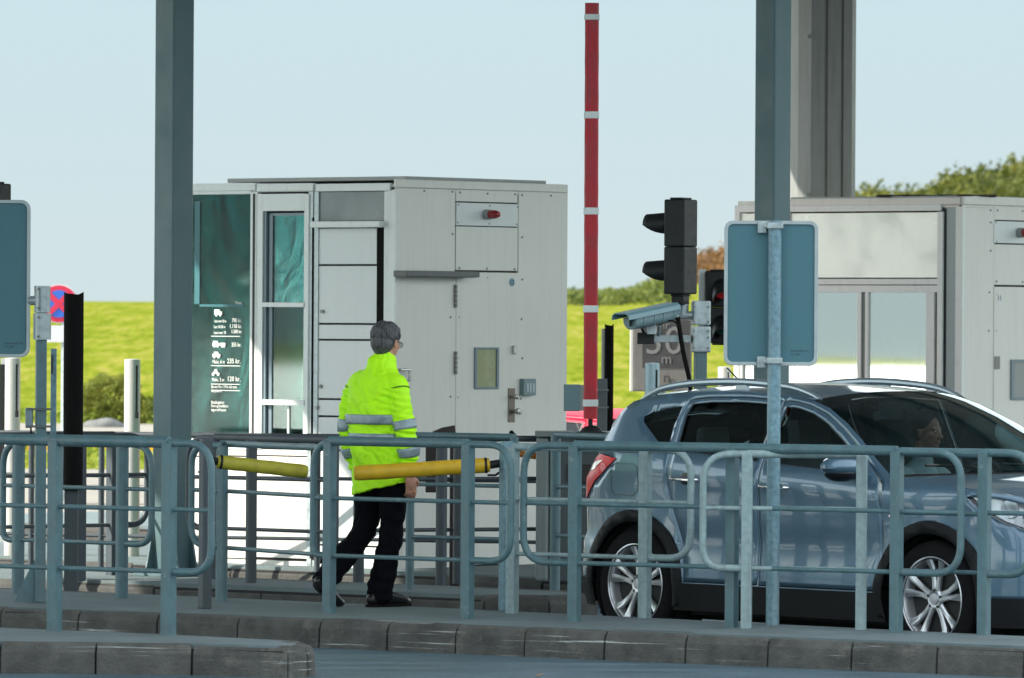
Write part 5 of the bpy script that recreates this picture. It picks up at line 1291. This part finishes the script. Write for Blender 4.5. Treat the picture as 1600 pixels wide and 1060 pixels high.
# hair
hair_m = mat('grey_hair', (.062, .062, .067), .6, var=.95, vscale=16, stretch=(5, 5, .6), bump=.3, bscale=60)
mb = MB()
f = lambda x, y, z: hc+HM @ Vector((x, y, z))
mb.ball(f(0, -.020, .042), (.086, .100, .090), 26, HM); mb.ball(f(0, -.052, -.010), (.077, .068, .078), 22, HM); mb.ball(f(0, .045, .085), (.06, .05, .035), 16, HM)
mb.ball(f(.055, -.03, .02), (.028, .05, .055), 14, HM); mb.ball(f(-.055, -.03, .02), (.028, .05, .055), 14, HM); mb.ball(f(0, -.062, -.062), (.052, .030, .030), 14, HM)
rnd = random.Random(2)
for k in range(330):                      # strands lying over the cap, falling from the crown
    a = rnd.uniform(-math.pi, math.pi); el = rnd.uniform(-.1, 1.35); pts = []
    for j in range(4):
        e = el-.17*j; aa = a+.10*j*math.sin(a); rr = 1.0+(.035 if j in (1, 2) else .0)
        pts.append(f(math.sin(aa)*math.cos(e)*.087*rr, -.020-math.cos(aa)*math.cos(e)*.101*rr, .040+math.sin(e)*.091*rr))
    q = HM.transposed() @ (pts[-1]-hc)
    if q.y > .045 and q.z < .075: continue
    if q.y > .0 and q.z < .02: continue
    limb(mb, pts, [.0025, .0050, .0045, .0018], 6)
hair = fuse(mb, 'hair', .0028, hair_m, man, 1)
# glasses
mb = MB()
for sx in (-1, 1):
    ring = [f(sx*.033+.026*math.cos(2*math.pi*k/18), .098, -.002+.019*math.sin(2*math.pi*k/18)) for k in range(19)]
    mb.tube(ring, .0016, 6); mb.tube([f(sx*.060, .096, .003), f(sx*.083, .05, .004), f(sx*.082, -.005, .0)], .0028, 6)
mb.tube([f(-.008, .100, .002), f(.008, .100, .002)], .002, 6); gls = mb.build('glasses', mat('glasses_frame', (.01, .01, .01), .3), man, local=True)
mb = MB()
for sx in (-1, 1): mb.extr([f(sx*.033+.024*math.cos(2*math.pi*k/18), .0985, -.002+.017*math.sin(2*math.pi*k/18)) for k in range(18)], HM @ Vector((0, .0012, 0)))
mb.build('lens', glass('lens_glass', (.8, .85, .85), (1, 1, 1), 1.5, .01, add=.1), gls, local=True)
# jacket
jm = mat('neon_jacket', (.50, 1.0, .002), .75, var=.05, vscale=9, bump=.25, bscale=35); 
jb = jm.node_tree.nodes['Principled BSDF']
TR = [((0, .030, .765), .215, .150), ((0, .022, .86), .212, .152), ((0, .012, .98), .203, .150), ((0, .0, 1.10), .203, .150), ((0, -.010, 1.22), .212, .152), ((0, -.018, 1.32), .222, .150), ((0, -.015, 1.395), .212, .135), ((0, -.008, 1.445), .182, .116), ((0, .004, 1.485), .135, .100), ((0, .018, 1.515), .095, .090), ((0, .030, 1.565), .083, .086)]
def ell(c, rx, ry, n=40, tilt=0.0):
    return [Vector((c[0]+rx*math.copysign(abs(math.cos(2*math.pi*k/n))**.86, math.cos(2*math.pi*k/n)), c[1]+ry*math.copysign(abs(math.sin(2*math.pi*k/n))**.9, math.sin(2*math.pi*k/n)), c[2]+tilt*math.cos(2*math.pi*k/n))) for k in range(n)]
def sec(z):
    z = min(z, 1.5649)
    for (c0, a0, b0), (c1, a1, b1) in zip(TR, TR[1:]):
        if c0[2] <= z <= c1[2]:
            t = (z-c0[2])/(c1[2]-c0[2]); return Vector(c0).lerp(Vector(c1), t), a0+(a1-a0)*t, b0+(b1-b0)*t
def folds(p, k=1.0):                      # creases of the cloth
    n1 = noise.noise(Vector((p.x*5, p.y*5, p.z*9+p.x*6)))*.016+noise.noise(Vector((p.x*14, p.y*14, p.z*22+p.x*13+3)))*.009
    n2 = abs(noise.noise(Vector((p.x*7+p.z*3, p.y*7, p.z*5-p.x*4+9)))); n3 = abs(noise.noise(Vector((p.x*16-p.z*9, p.y*16, p.z*12+p.x*8))))
    return (n1*.75-.007*math.exp(-n2*16)-.0025*math.exp(-n3*11)+.002)*k
mb = MB(); rs = []
zz = [ .745+ (1.57-.745)*k/42 for k in range(43)]
rs = []
for z in zz:
    c, a, b = sec(max(z, .766)); rs.append(ell((c.x, c.y, z+ (0.0)), a, b, tilt=.012*max(0, (.9-z)/.15)))
mb.rings(rs)
RJ = [(.135, -.01, 1.435), (.185, -.012, 1.385), (.225, -.018, 1.27), (.247, -.002, 1.12), (.250, .025, .985), (.244, .048, .875)]
LJ = [(-.135, -.01, 1.435), (-.185, -.02, 1.385), (-.222, -.04, 1.27), (-.236, -.05, 1.12), (-.228, -.015, .98), (-.217, .022, .872)]
rad = [.062, .074, .073, .066, .062, .050]
limb(mb, RJ, rad, 20); limb(mb, LJ, rad, 20)
limb(mb, [(.0, .026, 1.52), (0, .034, 1.560)], [.086, .084], 20)
jk = fuse(mb, 'jacket', .0065, jm, man, 3)
NN = [v.normal.copy() for v in jk.data.vertices]
for v, n_ in zip(list(jk.data.vertices), NN):
    d = folds(v.co, 1.15)
    # crease fans at elbows, armpits and hem
    for c_, kk in (((.245, .0, 1.12), 1), ((-.235, -.05, 1.12), 1), ((.19, -.05, 1.33), .8), ((-.19, -.05, 1.33), .8), ((.245, .04, .90), 1.4), ((-.217, .02, .90), 1.4)):
        q = v.co-Vector(c_); w_ = math.exp(-q.length_squared/.008); d += w_*.010*kk*math.sin(q.z*150+q.x*40)
    v.co += n_*d
    if v.co.z < .92: v.co.z += (v.co.x*.69+v.co.y*.72)*.17*(.92-v.co.z)/.17
def proud(rsx, name, m, par, o=.004):
    mb = MB(); outer = []
    for r in rsx:
        c = sum(r, Vector())/len(r); outer.append([p+(p-c).normalized()*o+Vector(((p-c).normalized()*folds(p, 1.0)))  for p in r])
    n = len(outer[0]); rv = [[mb.b.verts.new(p) for p in r] for r in outer]
    for a, c in zip(rv, rv[1:]):
        for k in range(n): mb.b.faces.new((a[k], a[(k+1)%n], c[(k+1)%n], c[k]))
    o_ = mb.build(name, m, par, local=True, smooth=True); s = o_.modifiers.new('s', 'SOLIDIFY'); s.thickness = .009; s.offset = -1; return o_
tape = mat('reflective_tape', (.26, .33, .36), .45, .2, var=.25, vscale=18, bump=.2, bscale=30)
for z0, z1 in ((1.155, 1.215), (1.035, 1.095)):
    rsx = []
    for k in range(5):
        z = z0+(z1-z0)*k/4; c, a, b = sec(z); rsx.append(ell((c.x, c.y, z), a, b, 64))
    proud(rsx, 'reflective_band', tape, jk, .007)
def _seams():
    for J in (RJ, LJ):
        proud(along(J, rad, .135, .150, 3), 'sleeve_seam', mat('jacket_seam', (.10, .28, .002), .8), jk, .004)
def along(J, rd, t0, t1, n=5):
    pts = [Vector(p) for p in J]; L = [0]
    for a, c in zip(pts, pts[1:]): L.append(L[-1]+(c-a).length)
    out = []
    for k in range(n):
        d = L[-1]*(t0+(t1-t0)*k/(n-1)); i = 0
        while i < len(L)-2 and L[i+1] < d: i += 1
        t = (d-L[i])/(L[i+1]-L[i]); p = pts[i].lerp(pts[i+1], t); tg = (pts[i+1]-pts[i]).normalized(); r = rd[i]+(rd[i+1]-rd[i])*t
        x = Vector((1, 0, 0)); x = (x-tg*x.dot(tg)).normalized(); y = tg.cross(x)
        out.append([p+x*math.cos(2*math.pi*q/36)*r+y*math.sin(2*math.pi*q/36)*r for q in range(36)])
    return out
for J in (RJ, LJ):
    proud(along(J, rad, .475, .572), 'reflective_band', tape, jk, .009)
    proud(along(J, rad, .765, .862), 'reflective_band', tape, jk, .010)
_seams()
# trousers
tm = mat('black_trousers', (.0035, .004, .006), .95, var=.2, vscale=12, bump=.3, bscale=40, spec=.08)
mb = MB(); limb(mb, [(0, .02, 1.0), (0, .025, .90), (0, .02, .80)], [(.165, .115), (.17, .125), (.15, .12)], 24)
limb(mb, [(.085, .02, .90), (.098, .035, .70), (.097, .03, .50), (.094, -.02, .28), (.092, -.075, .075)], [.105, .092, .076, .078, .080], 18)
limb(mb, [(-.080, .01, .90), (-.085, .0, .70), (-.085, -.045, .475), (-.085, -.225, .31), (-.085, -.375, .165)], [.105, .090, .076, .076, .078], 18)
tr_ = fuse(mb, 'trousers', .0065, tm, man, 3)
NN = [v.normal.copy() for v in tr_.data.vertices]
for v, n_ in zip(list(tr_.data.vertices), NN): v.co += n_*(folds(v.co, 1.1)+.004*math.sin(v.co.z*90+v.co.x*20)*math.exp(-((v.co.z-.12)/.10)**2))
# shoes
sm_ = mat('black_shoe', (.008, .008, .009), .35, bump=.1)
mb = MB(); limb(mb, [(.092, -.135, .050), (.093, -.06, .058), (.096, .04, .050), (.100, .13, .036), (.102, .165, .030)], [(.040, .045), (.042, .055), (.046, .045), (.045, .032), (.030, .024)], 16)
sh = fuse(mb, 'shoe', .006, sm_, man, 2)
mb = MB(); mb.prism([(.055, -.16), (.092, -.178), (.13, -.16), (.135, -.05), (.148, .10), (.135, .17), (.10, .195), (.068, .17), (.055, .08), (.060, -.05)], .0, .018); mb.build('sole', rubber, sh, local=True, bevel=.005)
mb = MB(); limb(mb, [(-.085, -.425, .165), (-.085, -.385, .125), (-.085, -.325, .070), (-.087, -.262, .030), (-.088, -.225, .026)], [(.038, .042), (.040, .052), (.044, .046), (.043, .030), (.030, .022)], 16)
fuse(mb, 'shoe', .006, sm_, man, 2)
mb = MB(); q = [f(0, 0, 0)]; 
ring_c = Vector((.231, .092, .725))
mb.tube([ring_c+Vector((.0, .012*math.cos(2*math.pi*k/10), .0))+Vector((.012*math.sin(2*math.pi*k/10), 0, 0)) for k in range(11)], .0022, 6); mb.build('finger_ring', mat('gold', (.6, .4, .1), .25, 1), man, local=True)

# ---- the driver
Mc = WM[CAR]
dp = Mc @ Vector((-.02, .37, .55))
drv = thing('person', 'driver with short hair and a pale collar seated behind the windscreen of the grey-blue car', 'person', dp, ang-R(90))
DH = Matrix.Rotation(R(14), 3, 'Z'); dc = Vector((0, .035, .765))
mb = MB(); head(mb, dc, DH, 1.0); limb(mb, [(0, -.02, .55), (0, .0, .62), (0, .015, .70)], [.062, .056, .056], 14)
limb(mb, [(0, .0, .06), (0, -.04, .25), (0, -.05, .42), (0, -.02, .53)], [(.17, .13), (.16, .12), (.19, .12), (.10, .08)], 18)
for sx in (-1, 1):
    limb(mb, [(sx*.18, -.03, .48), (sx*.23, .10, .30), (sx*.20, .26, .33), (sx*.17, .40, .41)], [.05, .042, .036, .026]); limb(mb, [(sx*.10, .02, .06), (sx*.12, .42, .10), (sx*.12, .62, -.16)], [.085, .06, .045])
    hand(mb, (sx*.17, .41, .415), (-.2*sx, .5, .6), (-sx, .3, -.3), (0, -.2, 1), 1.0, .9)
fuse(mb, 'body', .006, mat('driver_skin', (.42, .22, .16), .5), drv, 1); eyes(drv, dc, DH)
mb = MB(); fd = lambda x, y, z: dc+DH @ Vector((x, y, z))
mb.ball(fd(0, -.022, .044), (.082, .094, .080), 22, DH); mb.ball(fd(0, -.05, -.005), (.074, .062, .06), 18, DH); fuse(mb, 'hair', .006, mat('dark_hair', (.03, .028, .028), .6, var=.4, vscale=30, bump=.5), drv, 1)
mb = MB(); limb(mb, [(0, .0, .04), (0, -.04, .25), (0, -.05, .42), (0, -.02, .52), (0, -.005, .575)], [(.19, .15), (.18, .14), (.21, .14), (.12, .10), (.072, .070)], 20)
for sx in (-1, 1): limb(mb, [(sx*.14, -.03, .49), (sx*.20, -.02, .46), (sx*.235, .10, .30), (sx*.21, .24, .32)], [.07, .068, .058, .050])
fuse(mb, 'shirt', .008, mat('pale_shirt', (.30, .40, .44), .8, bump=.2), drv, 3)

# ------------------------------------------------------------------ vegetation
def leafmat(name, cols):
    m = bpy.data.materials.new(name); m.use_nodes = True; n = m.node_tree.nodes; l = m.node_tree.links; b = n['Principled BSDF']
    tc = n.new('ShaderNodeTexCoord'); t = n.new('ShaderNodeTexNoise'); t.inputs['Scale'].default_value = .35; t.inputs['Detail'].default_value = 6; t.inputs['Roughness'].default_value = .7; l.new(tc.outputs['Object'], t.inputs[0])
    cr = n.new('ShaderNodeValToRGB'); l.new(t.outputs[0], cr.inputs[0]); cr.color_ramp.elements[0].position = .35; cr.color_ramp.elements[1].position = .66
    cr.color_ramp.elements[0].color = (*cols[0], 1); cr.color_ramp.elements[1].color = (*cols[1], 1)
    if len(cols) > 2: e = cr.color_ramp.elements.new(.5); e.color = (*cols[2], 1)
    l.new(cr.outputs[0], b.inputs['Base Color']); b.inputs['Roughness'].default_value = .8
    tr = n.new('ShaderNodeBsdfTranslucent'); l.new(cr.outputs[0], tr.inputs[0]); mx = n.new('ShaderNodeMixShader'); mx.inputs[0].default_value = .3
    l.new(b.outputs[0], mx.inputs[1]); l.new(tr.outputs[0], mx.inputs[2]); l.new(mx.outputs[0], n['Material Output'].inputs[0]); return m
def leaves(mb, c, r, n, sz, rnd, flat=.8):
    for _ in range(n):
        while True:
            v = Vector((rnd.uniform(-1, 1), rnd.uniform(-1, 1), rnd.uniform(-.6, 1)))
            if .25 < v.length < 1: break
        p = Vector(c)+Vector((v.x*r, v.y*r, v.z*r*flat)); s = sz*rnd.uniform(.5, 1.3)
        a = Vector((rnd.gauss(0, 1), rnd.gauss(0, 1), rnd.gauss(0, 1))).normalized(); b2 = a.orthogonal().normalized(); c2 = a.cross(b2)
        vs = [mb.b.verts.new(p+b2*s*x+c2*s*y) for x, y in ((-.6, 0), (0, -.35), (.7, 0), (0, .4))]; mb.b.faces.new(vs)
rnd = random.Random(11)
wood = leafmat('woodland_leaves', [(.025, .04, .008), (.20, .18, .02), (.085, .105, .012)])
mb = MB()
for k in range(820):
    y = rnd.uniform(325, 440); px = rnd.uniform(425, 1500) if k % 4 else rnd.uniform(440, 900)
    x = px*y/F; z = hgt(x, y); r = rnd.uniform(.7, 1.9)*(1.3 if k % 9 == 0 else 1)
    leaves(mb, (x, y, z+r*.35), r, int(75*max(1, (r/1.3)**2)), .34, rnd)
    leaves(mb, (x+rnd.uniform(-.6, .6), y, z+r*.9), r*.5, int(24*max(1, r/1.1)), .26, rnd)
o = mb.build('hillside_wood', wood); o['kind'] = 'stuff'
brown = leafmat('heath_leaves', [(.10, .05, .02), (.30, .15, .06), (.18, .09, .035)])
mb = MB()
for k in range(130):
    y = rnd.uniform(330, 440); px = rnd.uniform(245, 430); x = px*y/F; z = hgt(x, y); r = rnd.uniform(.7, 1.4); leaves(mb, (x, y, z+r*.3), r, 60, .26, rnd)
o = mb.build('heath_scrub', brown); o['kind'] = 'stuff'
hedge = leafmat('hedge_leaves', [(.05, .08, .015), (.22, .25, .05), (.12, .15, .025)])
mb = MB()
for k in range(150):
    px = rnd.uniform(70, 260); y = rnd.uniform(268, 300); x = px*y/F; z = hgt(x, y); r = rnd.uniform(.35, .6)*(1+max(0, px-170)/130); leaves(mb, (x, y, z+r*.5), r, 60, .16, rnd)
o = mb.build('field_hedge', hedge); tag(o, 'low olive hedge at the field edge between booth and barrier', 'hedge')
t = thing('shrub', 'olive-green shrub on the grass behind the white bollard at left', 'shrub', G(180, 656, 0.004))
mb = MB(); c0 = G(180, 662, 0); sc = c0.y/F
bl_m = leafmat('shrub_leaves', [(.05, .08, .012), (.26, .26, .04), (.13, .17, .02)])
for k in range(110):
    px = rnd.uniform(126, 238); hmax = 46*math.exp(-((px-172)/42)**4)+26+16*noise.noise(Vector((px*.07, 0, 0))); py = 660-rnd.uniform(0, 1)**.7*hmax
    leaves(mb, P(px, py, c0.y+rnd.uniform(-.5, .5)), .16, 90, .05, rnd)
mb.build('crown', bl_m, t)
mb = MB()
for k in range(5): mb.tube([Vector((c0.x+.1*k-.2, c0.y, 0)), Vector((c0.x+.22*k-.45, c0.y, .7))], [.03, .012], 6)
mb.build('stem', mat('bark', (.05, .035, .02), .9), t)
t = thing('lump', 'pale grey boulder lying before the shrub, left of the white bollard', 'lump', G(160, 668, 0.004))
mb = MB(); q = G(162, 668, 0); mb.ball(q+Vector((0, 0, .02)), (.40, .3, .17), 18)  # rounded grey lump standing in for a likely silver car roof
for v in mb.b.verts: v.co += Vector((noise.noise(v.co*3), noise.noise(v.co*3+Vector((5, 0, 0))), noise.noise(v.co*4)*.6))*.10
mb.build('lump_body', mat('lump_grey', (.15, .155, .15), .9, var=.3, vscale=6, bump=.5), t, smooth=True)
# grass verge tufts beyond the road and between the carriageways
mb = MB(); gv = leafmat('verge_leaves', [(.10, .15, .01), (.34, .36, .05), (.2, .26, .02)])
for k in range(240): leaves(mb, (rnd.uniform(-9, 14), rnd.uniform(86, 95), .06), .5, 24, .10, rnd, .22)
for k in range(200): leaves(mb, (rnd.uniform(-11, 16), rnd.uniform(125, 131), .05), .6, 20, .12, rnd, .3)
o = mb.build('verge_grass', gv); o['kind'] = 'stuff'
# fallen leaf on the near road
t = G(842, 1056, .006); MB().extr([t+Vector(v) for v in ((-.02, 0, 0), (0, -.012, .004), (.024, 0, .01), (.002, .014, .006))], (0, 0, .002)).build('fallen_leaf', mat('orange_leaf', (.55, .20, .02), .7))
tag(bpy.data.objects['fallen_leaf'], 'single small orange fallen leaf on the near road', 'leaf')
